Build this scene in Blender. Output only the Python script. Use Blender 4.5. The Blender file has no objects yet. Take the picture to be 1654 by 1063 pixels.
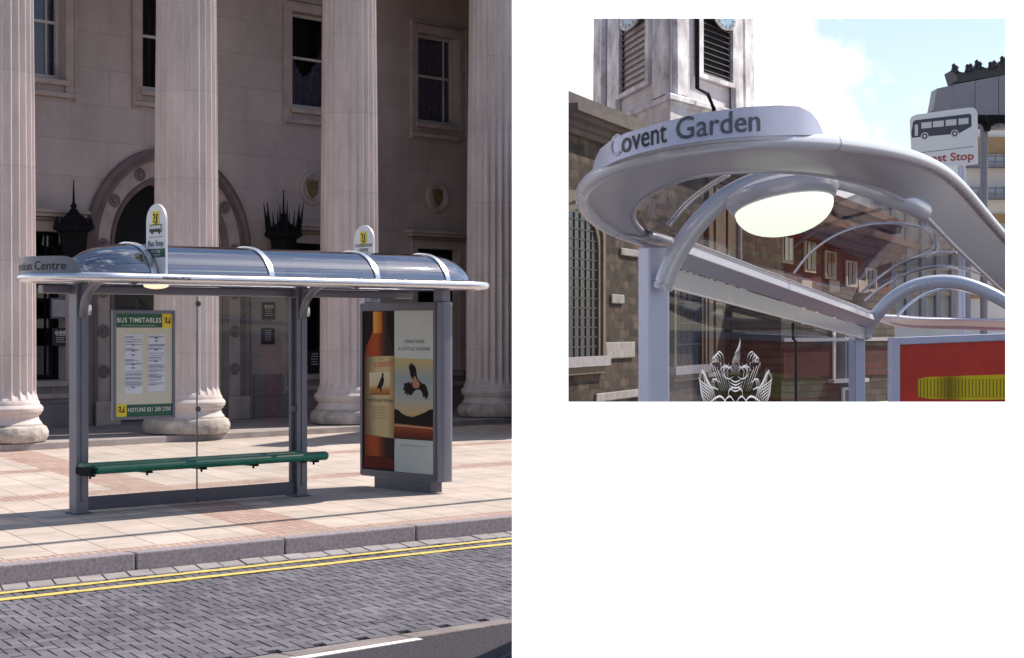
import bpy, bmesh, math, random
from mathutils import Vector, Matrix
random.seed(7)
scene = bpy.context.scene
COL = scene.collection
R = math.radians

# ------------------------------------------------------------------ camera, sky, sun, exposure
F, CX, CY, H = 2900.0, 827.0, 531.5, 1.75          # focal length in photo pixels, principal point, eye height
cam = bpy.data.cameras.new('camera'); camo = bpy.data.objects.new('camera', cam); COL.objects.link(camo)
cam.sensor_width = 36; cam.lens = 36*F/1654; cam.clip_start = .1; cam.clip_end = 5000
camo.location = (0, 0, H); camo.rotation_euler = (R(90), 0, 0)
scene.camera = camo

SUN_AZ, SUN_EL = 56.0, 48.0
SDIR = Vector((math.sin(R(SUN_AZ))*math.cos(R(SUN_EL)), math.cos(R(SUN_AZ))*math.cos(R(SUN_EL)), math.sin(R(SUN_EL))))
world = bpy.data.worlds.new('World'); scene.world = world; world.use_nodes = True
nt = world.node_tree; nt.nodes.clear()
def wn(t): return nt.nodes.new(t)
sky = wn('ShaderNodeTexSky'); sky.sky_type = 'NISHITA'; sky.sun_disc = False
sky.sun_elevation = R(SUN_EL); sky.sun_rotation = R(SUN_AZ); sky.air_density = 1.0; sky.dust_density = .6
tc = wn('ShaderNodeTexCoord'); mp = wn('ShaderNodeMapping'); mp.inputs['Scale'].default_value = (1, 1, 1.6)
nz = wn('ShaderNodeTexNoise'); nz.inputs['Scale'].default_value = 3.2; nz.inputs['Detail'].default_value = 9; nz.inputs['Roughness'].default_value = .58
nt.links.new(tc.outputs['Generated'], mp.inputs[0]); nt.links.new(mp.outputs[0], nz.inputs['Vector'])
nzf = wn('ShaderNodeTexNoise'); nzf.inputs['Scale'].default_value = 22; nzf.inputs['Detail'].default_value = 8
nt.links.new(tc.outputs['Generated'], nzf.inputs['Vector'])
cr = wn('ShaderNodeValToRGB'); cr.color_ramp.elements[0].position = .55; cr.color_ramp.elements[1].position = .70
nt.links.new(nz.outputs['Fac'], cr.inputs[0])
# a bank of bright cloud stands low in the sky to one side of a pale gap
sx = wn('ShaderNodeSeparateXYZ'); nt.links.new(tc.outputs['Generated'], sx.inputs[0])
dv = wn('ShaderNodeMath'); dv.operation = 'DIVIDE'; nt.links.new(sx.outputs[0], dv.inputs[0]); nt.links.new(sx.outputs[1], dv.inputs[1])
ad = wn('ShaderNodeMath'); ad.operation = 'MULTIPLY_ADD'; ad.inputs[1].default_value = .22; nt.links.new(nzf.outputs['Fac'], ad.inputs[0]); nt.links.new(dv.outputs[0], ad.inputs[2])
bank = wn('ShaderNodeValToRGB'); bank.color_ramp.elements[0].position = .285; bank.color_ramp.elements[0].color = (1, 1, 1, 1)
bank.color_ramp.elements[1].position = .325; bank.color_ramp.elements[1].color = (.16, .16, .16, 1)
nt.links.new(ad.outputs[0], bank.inputs[0])
low = wn('ShaderNodeMapRange'); low.inputs['From Min'].default_value = .45; low.inputs['From Max'].default_value = .2
nt.links.new(sx.outputs[2], low.inputs['Value'])
mlow = wn('ShaderNodeMath'); mlow.operation = 'MULTIPLY'; nt.links.new(bank.outputs[0], mlow.inputs[0]); nt.links.new(low.outputs[0], mlow.inputs[1])
fr = wn('ShaderNodeMapRange'); fr.inputs['From Min'].default_value = -.1; fr.inputs['From Max'].default_value = .2; nt.links.new(sx.outputs[1], fr.inputs['Value'])
mfr = wn('ShaderNodeMath'); mfr.operation = 'MULTIPLY'; nt.links.new(mlow.outputs[0], mfr.inputs[0]); nt.links.new(fr.outputs[0], mfr.inputs[1])
mxm = wn('ShaderNodeMath'); mxm.operation = 'MAXIMUM'; nt.links.new(cr.outputs[0], mxm.inputs[0]); nt.links.new(mfr.outputs[0], mxm.inputs[1])
mix = wn('ShaderNodeMix'); mix.data_type = 'RGBA'
nt.links.new(mxm.outputs[0], mix.inputs['Factor']); nt.links.new(sky.outputs[0], mix.inputs['A']); mix.inputs['B'].default_value = (9.0, 9.1, 9.4, 1)
bg = wn('ShaderNodeBackground'); bg.inputs['Strength'].default_value = .11
nt.links.new(mix.outputs['Result'], bg.inputs['Color'])
wo = wn('ShaderNodeOutputWorld'); nt.links.new(bg.outputs[0], wo.inputs[0])

sl = bpy.data.lights.new('sun', 'SUN'); sl.energy = 5.0; sl.angle = R(.5); sl.color = (1, .93, .84)
so = bpy.data.objects.new('sun', sl); COL.objects.link(so); so.rotation_euler = (-SDIR).to_track_quat('-Z', 'Y').to_euler(); so.location = (20, 20, 40)
scene.view_settings.view_transform = 'Standard'; scene.view_settings.look = 'None'
scene.view_settings.exposure = .42; scene.view_settings.gamma = 1

# ------------------------------------------------------------------ helpers
def at(px, py, Y): return Vector(((px-CX)/F*Y, Y, H-(py-CY)/F*Y))
def gp(px, py, z=0):
    Y = F*(H-z)/(py-CY); return Vector(((px-CX)/F*Y, Y, z))
TH = math.atan((3850-CX)/F)                                 # street direction
U = Vector((math.sin(TH), math.cos(TH), 0)); V = Vector((math.cos(TH), -math.sin(TH), 0))
O = gp(125, 830)
def P(u, v, z=0): return O+U*u+V*v+Vector((0, 0, z))
def pu(px, v):                                               # u on the plane v = const
    r = Vector(((px-CX)/F, 1, 0)); Y = (v+O.dot(V))/r.dot(V); return (r*Y-O).dot(U), Y
def zz(py, Y): return H-(py-CY)/F*Y

class MB:
    def __init__(s): s.v = []; s.f = []
    def poly(s, pts): n = len(s.v); s.v += [Vector(p) for p in pts]; s.f.append(list(range(n, n+len(pts))))
    def raw(s, vs, fs): n = len(s.v); s.v += [Vector(p) for p in vs]; s.f += [[i+n for i in f] for f in fs]
    def box(s, fn, a0, a1, b0, b1, c0, c1):                  # box in the frame fn(a,b,c)
        vs = [fn(a, b, c) for c in (c0, c1) for a, b in ((a0, b0), (a1, b0), (a1, b1), (a0, b1))]
        s.raw(vs, [(0, 3, 2, 1), (4, 5, 6, 7), (0, 1, 5, 4), (1, 2, 6, 5), (2, 3, 7, 6), (3, 0, 4, 7)])
    def prism(s, pts, d):
        d = Vector(d); n = len(pts); vs = [Vector(p) for p in pts]; vs += [p+d for p in vs]
        s.raw(vs, [tuple(range(n))[::-1], tuple(range(n, 2*n))]+[(i, (i+1) % n, n+(i+1) % n, n+i) for i in range(n)])
    def loft(s, rings, closed=True, cap=False, loop=False):
        n = len(rings[0]); base = len(s.v)
        for r_ in rings: s.v += [Vector(p) for p in r_]
        m = len(rings)
        for i in range(m if loop else m-1):
            j = (i+1) % m
            for k in range(n if closed else n-1):
                l = (k+1) % n; s.f.append([base+i*n+k, base+i*n+l, base+j*n+l, base+j*n+k])
        if cap: s.f.append([base+k for k in range(n)][::-1]); s.f.append([base+(m-1)*n+k for k in range(n)])
    def tube(s, pts, r, seg=10, closed=False, cap=True, flat=1.0):
        pts = [Vector(p) for p in pts]; n = len(pts); rings = []
        for i, p in enumerate(pts):
            a = pts[(i-1) % n] if closed or i > 0 else p; b = pts[(i+1) % n] if closed or i < n-1 else p
            t = (b-a).normalized(); up = Vector((0, 0, 1)) if abs(t.z) < .95 else Vector((0, 1, 0))
            x = t.cross(up).normalized(); y = x.cross(t)
            rr = r[i] if isinstance(r, (list, tuple)) else r
            rings.append([p+x*math.cos(q)*rr+y*math.sin(q)*rr*flat for q in [2*math.pi*k/seg for k in range(seg)]])
        s.loft(rings, True, cap and not closed, closed)
    def lathe(s, c, prof, seg=32, axis=Vector((0, 0, 1)), capb=True):
        c = Vector(c); ax = axis.normalized(); x = ax.orthogonal().normalized(); y = ax.cross(x)
        s.loft([[c+ax*h+(x*math.cos(q)+y*math.sin(q))*max(r_, 1e-4) for q in [2*math.pi*k/seg for k in range(seg)]] for r_, h in prof], True, capb)
    def cone(s, a, b, r0, r1, seg=8): s.tube([a, b], [r0, r1], seg)
    def build(s, name, m, parent=None, loc=None, smooth=False, bevel=0, ang=35):
        me = bpy.data.meshes.new(name)
        base = Vector(loc) if loc is not None else (parent_world(parent) if parent else Vector((0, 0, 0)))
        me.from_pydata([v-base for v in s.v], [], s.f)
        bm = bmesh.new(); bm.from_mesh(me); bmesh.ops.recalc_face_normals(bm, faces=bm.faces)
        if smooth:
            for f in bm.faces: f.smooth = True
            for e in bm.edges:
                if len(e.link_faces) == 2 and e.calc_face_angle(0) > R(ang): e.smooth = False
        bm.to_mesh(me); bm.free()
        me.materials.append(m)
        o = bpy.data.objects.new(name, me); COL.objects.link(o)
        if parent: o.parent = parent; o.location = base-parent_world(parent)
        else: o.location = base
        if bevel:
            md = o.modifiers.new('bevel', 'BEVEL'); md.width = bevel; md.segments = 2; md.limit_method = 'ANGLE'; md.angle_limit = R(40)
        return o
def parent_world(o):
    p = Vector(o.location)
    while o.parent: o = o.parent; p += o.location
    return p
def tag(o, label=None, cat=None, group=None, kind=None):
    if label: o['label'] = label
    if cat: o['category'] = cat
    if group: o['group'] = group
    if kind: o['kind'] = kind
    return o
def thing(name, loc, label, cat, group=None):
    o = bpy.data.objects.new(name, None); COL.objects.link(o); o.location = loc; o.empty_display_size = .2
    return tag(o, label, cat, group)
def structure(o, label, cat): return tag(o, label, cat, kind='structure')

_fc = {}
def text2d(s, size=1.0, bold=0.0, space=1.0):
    """flat glyph outline of a string: (verts2d, faces), origin at left baseline"""
    k = (s, bold, space)
    if k not in _fc:
        c = bpy.data.curves.new('t', 'FONT'); c.body = s; c.size = 1; c.offset = bold; c.space_character = space; c.resolution_u = 3
        o = bpy.data.objects.new('t', c); COL.objects.link(o)
        dg = bpy.context.evaluated_depsgraph_get(); dg.update(); me = bpy.data.meshes.new_from_object(o.evaluated_get(dg))
        _fc[k] = ([(v.co.x, v.co.y) for v in me.vertices], [tuple(p.vertices) for p in me.polygons])
        bpy.data.objects.remove(o); bpy.data.curves.remove(c); bpy.data.meshes.remove(me)
    v, f = _fc[k]; return [(x*size, y*size) for x, y in v], f
def put_text(mb, s, fn, x, y, width=None, size=None, bold=0.0, center=False, space=1.0):
    """fn(x, y) -> world; size = cap height"""
    v, f = text2d(s, 1.0, bold, space)
    if not v: return
    w = max(p[0] for p in v)-min(p[0] for p in v); x0 = min(p[0] for p in v)
    sy = (size or .1)/.69; sxx = (width/w) if width else sy
    off = -w*sxx/2 if center else 0
    mb.raw([fn(x+off+(p[0]-x0)*sxx, y+p[1]*sy) for p in v], f)

# ------------------------------------------------------------------ materials
def nmat(name):
    m = bpy.data.materials.new(name); m.use_nodes = True; t = m.node_tree; t.nodes.clear()
    o = t.nodes.new('ShaderNodeOutputMaterial'); return m, t, o
def mat(name, c, rough=.6, metal=0.0, var=.12, scale=6.0, bump=.0, bscale=60, spec=.5, coat=0, stain=None):
    m, t, o = nmat(name); b = t.nodes.new('ShaderNodeBsdfPrincipled')
    b.inputs['Roughness'].default_value = rough; b.inputs['Metallic'].default_value = metal; b.inputs['Specular IOR Level'].default_value = spec
    b.inputs['Coat Weight'].default_value = coat
    tcn = t.nodes.new('ShaderNodeNewGeometry')
    n = t.nodes.new('ShaderNodeTexNoise'); n.inputs['Scale'].default_value = scale; n.inputs['Detail'].default_value = 7; n.inputs['Roughness'].default_value = .6
    t.links.new(tcn.outputs['Position'], n.inputs['Vector'])
    r = t.nodes.new('ShaderNodeValToRGB'); e = r.color_ramp.elements; e[0].position = .3; e[1].position = .72
    e[0].color = tuple(x*(1-var) for x in c)+(1,); e[1].color = tuple(min(1, x*(1+var)) for x in c)+(1,)
    if stain: e[0].color = tuple(stain)+(1,)
    t.links.new(n.outputs['Fac'], r.inputs[0]); t.links.new(r.outputs[0], b.inputs['Base Color'])
    rr = t.nodes.new('ShaderNodeMapRange'); rr.inputs['To Min'].default_value = max(.02, rough-.08); rr.inputs['To Max'].default_value = min(1, rough+.1)
    t.links.new(n.outputs['Fac'], rr.inputs['Value']); t.links.new(rr.outputs[0], b.inputs['Roughness'])
    if bump:
        n2 = t.nodes.new('ShaderNodeTexNoise'); n2.inputs['Scale'].default_value = bscale; n2.inputs['Detail'].default_value = 5
        t.links.new(tcn.outputs['Position'], n2.inputs['Vector'])
        bp = t.nodes.new('ShaderNodeBump'); bp.inputs['Strength'].default_value = bump; bp.inputs['Distance'].default_value = .02
        t.links.new(n2.outputs['Fac'], bp.inputs['Height']); t.links.new(bp.outputs[0], b.inputs['Normal'])
    t.links.new(b.outputs[0], o.inputs[0]); return m
def planar(t, a, b_):
    g = t.nodes.new('ShaderNodeNewGeometry'); d1 = t.nodes.new('ShaderNodeVectorMath'); d1.operation = 'DOT_PRODUCT'; d1.inputs[1].default_value = a
    d2 = t.nodes.new('ShaderNodeVectorMath'); d2.operation = 'DOT_PRODUCT'; d2.inputs[1].default_value = b_
    t.links.new(g.outputs['Position'], d1.inputs[0]); t.links.new(g.outputs['Position'], d2.inputs[0])
    c = t.nodes.new('ShaderNodeCombineXYZ'); t.links.new(d1.outputs['Value'], c.inputs[0]); t.links.new(d2.outputs['Value'], c.inputs[1])
    return g, c.outputs[0], d1.outputs['Value'], d2.outputs['Value']
def brickmat(name, a, b_, c1, c2, mortar, w, h, ms=.01, rough=.85, bump=.3, stain=.25, sscale=1.2, streak=0, offs=.5, smooth=.1, distort=0, scol=None):
    m, t, o = nmat(name); b = t.nodes.new('ShaderNodeBsdfPrincipled'); b.inputs['Roughness'].default_value = rough; b.inputs['Specular IOR Level'].default_value = .25
    g, vec, du, dz = planar(t, a, b_)
    if distort:
        nd = t.nodes.new('ShaderNodeTexNoise'); nd.inputs['Scale'].default_value = 4; t.links.new(g.outputs['Position'], nd.inputs['Vector'])
        ma = t.nodes.new('ShaderNodeVectorMath'); ma.operation = 'MULTIPLY_ADD'; ma.inputs[1].default_value = (distort,)*3
        t.links.new(nd.outputs['Color'], ma.inputs[0]); t.links.new(vec, ma.inputs[2]); vec = ma.outputs[0]
    br = t.nodes.new('ShaderNodeTexBrick'); br.offset = offs
    for k, x in (('Color1', c1), ('Color2', c2), ('Mortar', mortar)): br.inputs[k].default_value = tuple(x)+(1,)
    for k, x in (('Scale', 1), ('Mortar Size', ms), ('Mortar Smooth', smooth), ('Brick Width', w), ('Row Height', h), ('Bias', 0)): br.inputs[k].default_value = x
    t.links.new(vec, br.inputs['Vector'])
    n = t.nodes.new('ShaderNodeTexNoise'); n.inputs['Scale'].default_value = sscale; n.inputs['Detail'].default_value = 8; n.inputs['Roughness'].default_value = .65
    if streak:
        mpn = t.nodes.new('ShaderNodeMapping'); mpn.inputs['Scale'].default_value = (1, 1, 1/streak); t.links.new(g.outputs['Position'], mpn.inputs[0]); t.links.new(mpn.outputs[0], n.inputs['Vector'])
    else: t.links.new(g.outputs['Position'], n.inputs['Vector'])
    r = t.nodes.new('ShaderNodeMapRange'); r.inputs['From Min'].default_value = .3; r.inputs['From Max'].default_value = .7
    r.inputs['To Min'].default_value = 1-stain; r.inputs['To Max'].default_value = 1+stain*.4; t.links.new(n.outputs['Fac'], r.inputs['Value'])
    mx = t.nodes.new('ShaderNodeMix'); mx.data_type = 'RGBA'; mx.blend_type = 'MULTIPLY'; mx.inputs['Factor'].default_value = 1
    t.links.new(br.outputs['Color'], mx.inputs['A']); t.links.new(r.outputs[0], mx.inputs['B']); col = mx.outputs['Result']
    n3 = t.nodes.new('ShaderNodeTexNoise'); n3.inputs['Scale'].default_value = 45; n3.inputs['Detail'].default_value = 5; t.links.new(g.outputs['Position'], n3.inputs['Vector'])
    r3 = t.nodes.new('ShaderNodeMapRange'); r3.inputs['To Min'].default_value = .86; r3.inputs['To Max'].default_value = 1.12; t.links.new(n3.outputs['Fac'], r3.inputs['Value'])
    mx3 = t.nodes.new('ShaderNodeMix'); mx3.data_type = 'RGBA'; mx3.blend_type = 'MULTIPLY'; mx3.inputs['Factor'].default_value = 1
    t.links.new(col, mx3.inputs['A']); t.links.new(r3.outputs[0], mx3.inputs['B'])
    t.links.new(mx3.outputs['Result'], b.inputs['Base Color'])
    sb = t.nodes.new('ShaderNodeMath'); sb.operation = 'MULTIPLY_ADD'; sb.inputs[1].default_value = -1; t.links.new(br.outputs['Fac'], sb.inputs[0])
    sc_ = t.nodes.new('ShaderNodeMath'); sc_.operation = 'MULTIPLY'; sc_.inputs[1].default_value = .35; t.links.new(n3.outputs['Fac'], sc_.inputs[0]); t.links.new(sc_.outputs[0], sb.inputs[2])
    bp = t.nodes.new('ShaderNodeBump'); bp.inputs['Strength'].default_value = bump; bp.inputs['Distance'].default_value = .02
    t.links.new(sb.outputs[0], bp.inputs['Height']); t.links.new(bp.outputs[0], b.inputs['Normal'])
    t.links.new(b.outputs[0], o.inputs[0]); return m
def glassmat(name, tint=(.9, .93, .93), refl=.06, rough=.0, edge=.5):
    m, t, o = nmat(name); tr = t.nodes.new('ShaderNodeBsdfTransparent'); tr.inputs[0].default_value = tuple(tint)+(1,)
    gl = t.nodes.new('ShaderNodeBsdfGlossy'); gl.inputs['Roughness'].default_value = rough; gl.inputs['Color'].default_value = (.86, .91, 1, 1)
    lw = t.nodes.new('ShaderNodeLayerWeight'); lw.inputs['Blend'].default_value = .25
    mr = t.nodes.new('ShaderNodeMapRange'); mr.inputs['To Min'].default_value = refl; mr.inputs['To Max'].default_value = edge; t.links.new(lw.outputs['Fresnel'], mr.inputs['Value'])
    mx = t.nodes.new('ShaderNodeMixShader'); t.links.new(mr.outputs[0], mx.inputs[0]); t.links.new(tr.outputs[0], mx.inputs[1]); t.links.new(gl.outputs[0], mx.inputs[2])
    t.links.new(mx.outputs[0], o.inputs[0]); return m
def emit(name, c, s, spec=False):
    m, t, o = nmat(name); b = t.nodes.new('ShaderNodeBsdfPrincipled'); b.inputs['Base Color'].default_value = tuple(c)+(1,); b.inputs['Roughness'].default_value = .35
    b.inputs['Emission Color'].default_value = tuple(c)+(1,); b.inputs['Emission Strength'].default_value = s
    t.links.new(b.outputs[0], o.inputs[0]); return m
def gradmat(name, direction, stops, lo, hi, rough=.5, noise=0):
    """printed colour run along a world direction between projections lo and hi"""
    m, t, o = nmat(name); b = t.nodes.new('ShaderNodeBsdfPrincipled'); b.inputs['Roughness'].default_value = rough; b.inputs['Specular IOR Level'].default_value = .1
    g = t.nodes.new('ShaderNodeNewGeometry'); d = t.nodes.new('ShaderNodeVectorMath'); d.operation = 'DOT_PRODUCT'; d.inputs[1].default_value = direction
    t.links.new(g.outputs['Position'], d.inputs[0]); mr = t.nodes.new('ShaderNodeMapRange'); mr.inputs['From Min'].default_value = lo; mr.inputs['From Max'].default_value = hi
    val = d.outputs['Value']
    if noise:
        n = t.nodes.new('ShaderNodeTexNoise'); n.inputs['Scale'].default_value = 9; t.links.new(g.outputs['Position'], n.inputs['Vector'])
        ma = t.nodes.new('ShaderNodeMath'); ma.operation = 'MULTIPLY_ADD'; ma.inputs[1].default_value = noise; t.links.new(n.outputs['Fac'], ma.inputs[0]); t.links.new(val, ma.inputs[2]); val = ma.outputs[0]
    t.links.new(val, mr.inputs['Value'])
    r = t.nodes.new('ShaderNodeValToRGB'); e = r.color_ramp.elements
    while len(e) < len(stops): e.new(.5)
    for k, (p, c) in enumerate(stops): e[k].position = p; e[k].color = tuple(c)+(1,)
    t.links.new(mr.outputs[0], r.inputs[0]); t.links.new(r.outputs[0], b.inputs['Base Color']); t.links.new(b.outputs[0], o.inputs[0]); return m

# building frame (left photograph's stone building)
cb = [gp(px, py, .1) for px, py in ((20, 718), (303, 703), (565, 687), (790, 675))]
caxis = []
for p, cxp in zip(cb, (0, 301, 564.5, 797)):
    d = Vector((p.x, p.y, 0)); Y = p.y+.58*d.normalized().y
    caxis.append(Vector(((cxp-CX)/F*Y, Y, 0)))
bd = (caxis[3]-caxis[0]).normalized(); BU = Vector((bd.x, bd.y, 0)); BV = Vector((bd.y, -bd.x, 0)); BO = caxis[0].copy()
def B(a, b, z=0): return BO+BU*a+BV*b+Vector((0, 0, z))
WALLB = -2.8
def wp(px, py, vb=WALLB):
    r = Vector(((px-CX)/F, 1, 0)); Y = (vb+BO.dot(BV))/r.dot(BV); return (r*Y-BO).dot(BU), zz(py, Y)
ZU = Vector((0, 0, 1))

STONE = brickmat('pink_grey_ashlar', BU, ZU, (.52, .425, .40), (.465, .38, .36), (.33, .262, .25), 1.5, .62, .004, bump=.12, stain=.28, sscale=.7, streak=2.0)
PLINTH = brickmat('dark_plinth_stone', BU, ZU, (.29, .24, .24), (.255, .21, .21), (.12, .1, .1), 1.2, .5, .006, bump=.2, stain=.3, sscale=.9)
COLSTONE = brickmat('column_stone', BU, ZU, (.67, .575, .55), (.63, .54, .52), (.48, .40, .385), 80, 1.37, .004, bump=.12, stain=.22, sscale=3.5, streak=4.0)
BASESTONE = mat('carved_base_stone', (.50, .44, .40), .9, var=.3, scale=5, bump=.9, bscale=26, spec=.15, stain=(.27, .23, .21))
MOULD = mat('moulding_stone', (.19, .142, .142), .85, var=.2, scale=3, bump=.2, spec=.2)
TRIM = mat('window_trim_stone', (.44, .35, .325), .85, var=.18, scale=3, bump=.2, spec=.2)
IRON = mat('black_iron', (.010, .009, .011), .7, var=.3, spec=.12)
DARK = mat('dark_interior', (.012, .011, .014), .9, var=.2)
SASH = mat('old_white_sash_paint', (.52, .47, .47), .5, var=.12)
PANE = mat('dark_window_glass', (.012, .012, .018), .06, var=.1, spec=.7)
CURT = mat('net_curtain', (.20, .17, .22), .9, var=.35, scale=14)
GOLD = mat('gilt_relief', (.20, .13, .055), .6, .2, var=.35, scale=18)
GREYM = mat('satin_grey_paint', (.175, .175, .215), .35, .35, var=.07, scale=4, spec=.5)
GREYD = mat('dark_grey_paint', (.085, .083, .11), .4, .25, var=.1, scale=4)
SILVER = mat('silver_tube', (.74, .74, .78), .25, .8, var=.06, scale=4)
GLASS = glassmat('clear_glass', (.97, .98, .975), .012, 0, .12)
SMOKE = glassmat('smoked_canopy', (.17, .135, .13), .36, .015, .9)
CLEARV = glassmat('clear_vault', (.64, .60, .58), .012, .02, .11)
WHITEP = mat('white_enamel', (.74, .72, .72), .35, var=.05)
YEL = mat('yellow_print', (.80, .60, .03), .4, var=.04)
GREEN = mat('dark_green_print', (.015, .10, .045), .4, var=.08)
BENCHG = mat('green_bench_plastic', (.012, .15, .095), .3, var=.18, scale=5, spec=.5)
BLACK = mat('black_print', (.012, .012, .014), .5, var=.1)
CREAM = mat('cream_print', (.62, .58, .46), .45, var=.04)
PAPER = mat('timetable_paper', (.66, .68, .76), .6, var=.06)
TXTG = mat('grey_print', (.16, .17, .22), .6, var=.1)

# ------------------------------------------------------------------ ground, pavement, kerb, road
def kv(u): return 3.0+.0175*u
def slab(name, m, outline, z0, z1, label, cat):
    mb = MB(); mb.prism([p+Vector((0, 0, z0)) for p in outline], (0, 0, z1-z0)); o = mb.build(name, m); return structure(o, label, cat)
mb = MB(); mb.poly([(-1500, -300, -.3), (1500, -300, -.3), (1500, 3500, -.3), (-1500, 3500, -.3)])
structure(mb.build('ground', mat('far_ground', (.16, .15, .145), .95, var=.3, scale=.3)), 'wide grey ground reaching to the horizon', 'ground')

def pavemat():
    m, t, o = nmat('pavement_slabs'); b = t.nodes.new('ShaderNodeBsdfPrincipled'); b.inputs['Roughness'].default_value = .9; b.inputs['Specular IOR Level'].default_value = .2
    u0 = O.dot(U+V*.28); v0 = O.dot(V)
    g, vec, du, dv_ = planar(t, V, U+V*.28)
    def brick(w, h, c1, c2, mo, ms, vecin, offs=.5):
        br = t.nodes.new('ShaderNodeTexBrick'); br.offset = offs
        for k, x in (('Color1', c1), ('Color2', c2), ('Mortar', mo)): br.inputs[k].default_value = tuple(x)+(1,)
        for k, x in (('Scale', 1), ('Mortar Size', ms), ('Mortar Smooth', .1), ('Brick Width', w), ('Row Height', h)): br.inputs[k].default_value = x
        t.links.new(vecin, br.inputs['Vector']); return br
    sl_ = brick(.75, .45, (.55, .46, .405), (.49, .41, .355), (.26, .20, .175), .007, vec)
    g2, vec2, a2, b2 = planar(t, V, U+V*.30)
    rb = brick(.215, .075, (.43, .285, .235), (.49, .36, .30), (.27, .195, .165), .008, vec2, 0.0)
    def band(sock, lo, hi, base):
        a = t.nodes.new('ShaderNodeMath'); a.operation = 'COMPARE'; a.inputs[1].default_value = base+(lo+hi)/2; a.inputs[2].default_value = (hi-lo)/2; t.links.new(sock, a.inputs[0]); return a.outputs[0]
    bands = [band(du, 2.62, 2.86, v0), band(du, -2.05, -1.55, v0), band(du, -5.2, -4.75, v0), band(dv_, 1.05, 1.75, u0), band(dv_, 11.2, 12, u0), band(dv_, -9, -8.2, u0)]
    acc = bands[0]
    for x in bands[1:]:
        a = t.nodes.new('ShaderNodeMath'); a.operation = 'MAXIMUM'; t.links.new(acc, a.inputs[0]); t.links.new(x, a.inputs[1]); acc = a.outputs[0]
    mx = t.nodes.new('ShaderNodeMix'); mx.data_type = 'RGBA'; t.links.new(acc, mx.inputs['Factor']); t.links.new(sl_.outputs['Color'], mx.inputs['A']); t.links.new(rb.outputs['Color'], mx.inputs['B'])
    n = t.nodes.new('ShaderNodeTexNoise'); n.inputs['Scale'].default_value = 1.3; n.inputs['Detail'].default_value = 9; n.inputs['Roughness'].default_value = .68; t.links.new(g.outputs['Position'], n.inputs['Vector'])
    r = t.nodes.new('ShaderNodeMapRange'); r.inputs['From Min'].default_value = .3; r.inputs['From Max'].default_value = .7; r.inputs['To Min'].default_value = .74; r.inputs['To Max'].default_value = 1.12; t.links.new(n.outputs['Fac'], r.inputs['Value'])
    m2 = t.nodes.new('ShaderNodeMix'); m2.data_type = 'RGBA'; m2.blend_type = 'MULTIPLY'; m2.inputs['Factor'].default_value = 1; t.links.new(mx.outputs['Result'], m2.inputs['A']); t.links.new(r.outputs[0], m2.inputs['B'])
    vo = t.nodes.new('ShaderNodeTexVoronoi'); vo.inputs['Scale'].default_value = 2.6; t.links.new(g.outputs['Position'], vo.inputs['Vector'])
    gm = t.nodes.new('ShaderNodeMapRange'); gm.inputs['From Min'].default_value = .05; gm.inputs['From Max'].default_value = .075; gm.inputs['To Min'].default_value = .70; gm.inputs['To Max'].default_value = 1; t.links.new(vo.outputs['Distance'], gm.inputs['Value'])
    m4 = t.nodes.new('ShaderNodeMix'); m4.data_type = 'RGBA'; m4.blend_type = 'MULTIPLY'; m4.inputs['Factor'].default_value = 1; t.links.new(m2.outputs['Result'], m4.inputs['A']); t.links.new(gm.outputs[0], m4.inputs['B'])
    t.links.new(m4.outputs['Result'], b.inputs['Base Color'])
    n2 = t.nodes.new('ShaderNodeTexNoise'); n2.inputs['Scale'].default_value = 70; n2.inputs['Detail'].default_value = 6; t.links.new(g.outputs['Position'], n2.inputs['Vector'])
    bp = t.nodes.new('ShaderNodeBump'); bp.inputs['Strength'].default_value = .25; bp.inputs['Distance'].default_value = .01; t.links.new(n2.outputs['Fac'], bp.inputs['Height']); t.links.new(bp.outputs[0], b.inputs['Normal'])
    t.links.new(b.outputs[0], o.inputs[0]); return m
slab('pavement', pavemat(), [P(-40, kv(-40)-.17), P(110, kv(110)-.17), P(110, -60), P(-40, -60)], -.25, 0, 'pale beige slab pavement with bands of red brick', 'pavement')
# kerb stones
KERB = mat('granite_kerb', (.30, .26, .275), .9, var=.3, scale=40, bump=.35, bscale=140, spec=.2)
mb = MB(); u = -14.0
while u < 24:
    L = 1.42; g_ = .008
    mb.prism([P(u+g_, kv(u)-.165, -.25), P(u+L-g_, kv(u+L)-.165, -.25), P(u+L-g_, kv(u+L), -.25), P(u+g_, kv(u), -.25)], (0, 0, .255)); u += L
structure(mb.build('kerb', KERB, bevel=.012), 'grey granite kerb stones edging the pavement', 'kerb')
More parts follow.
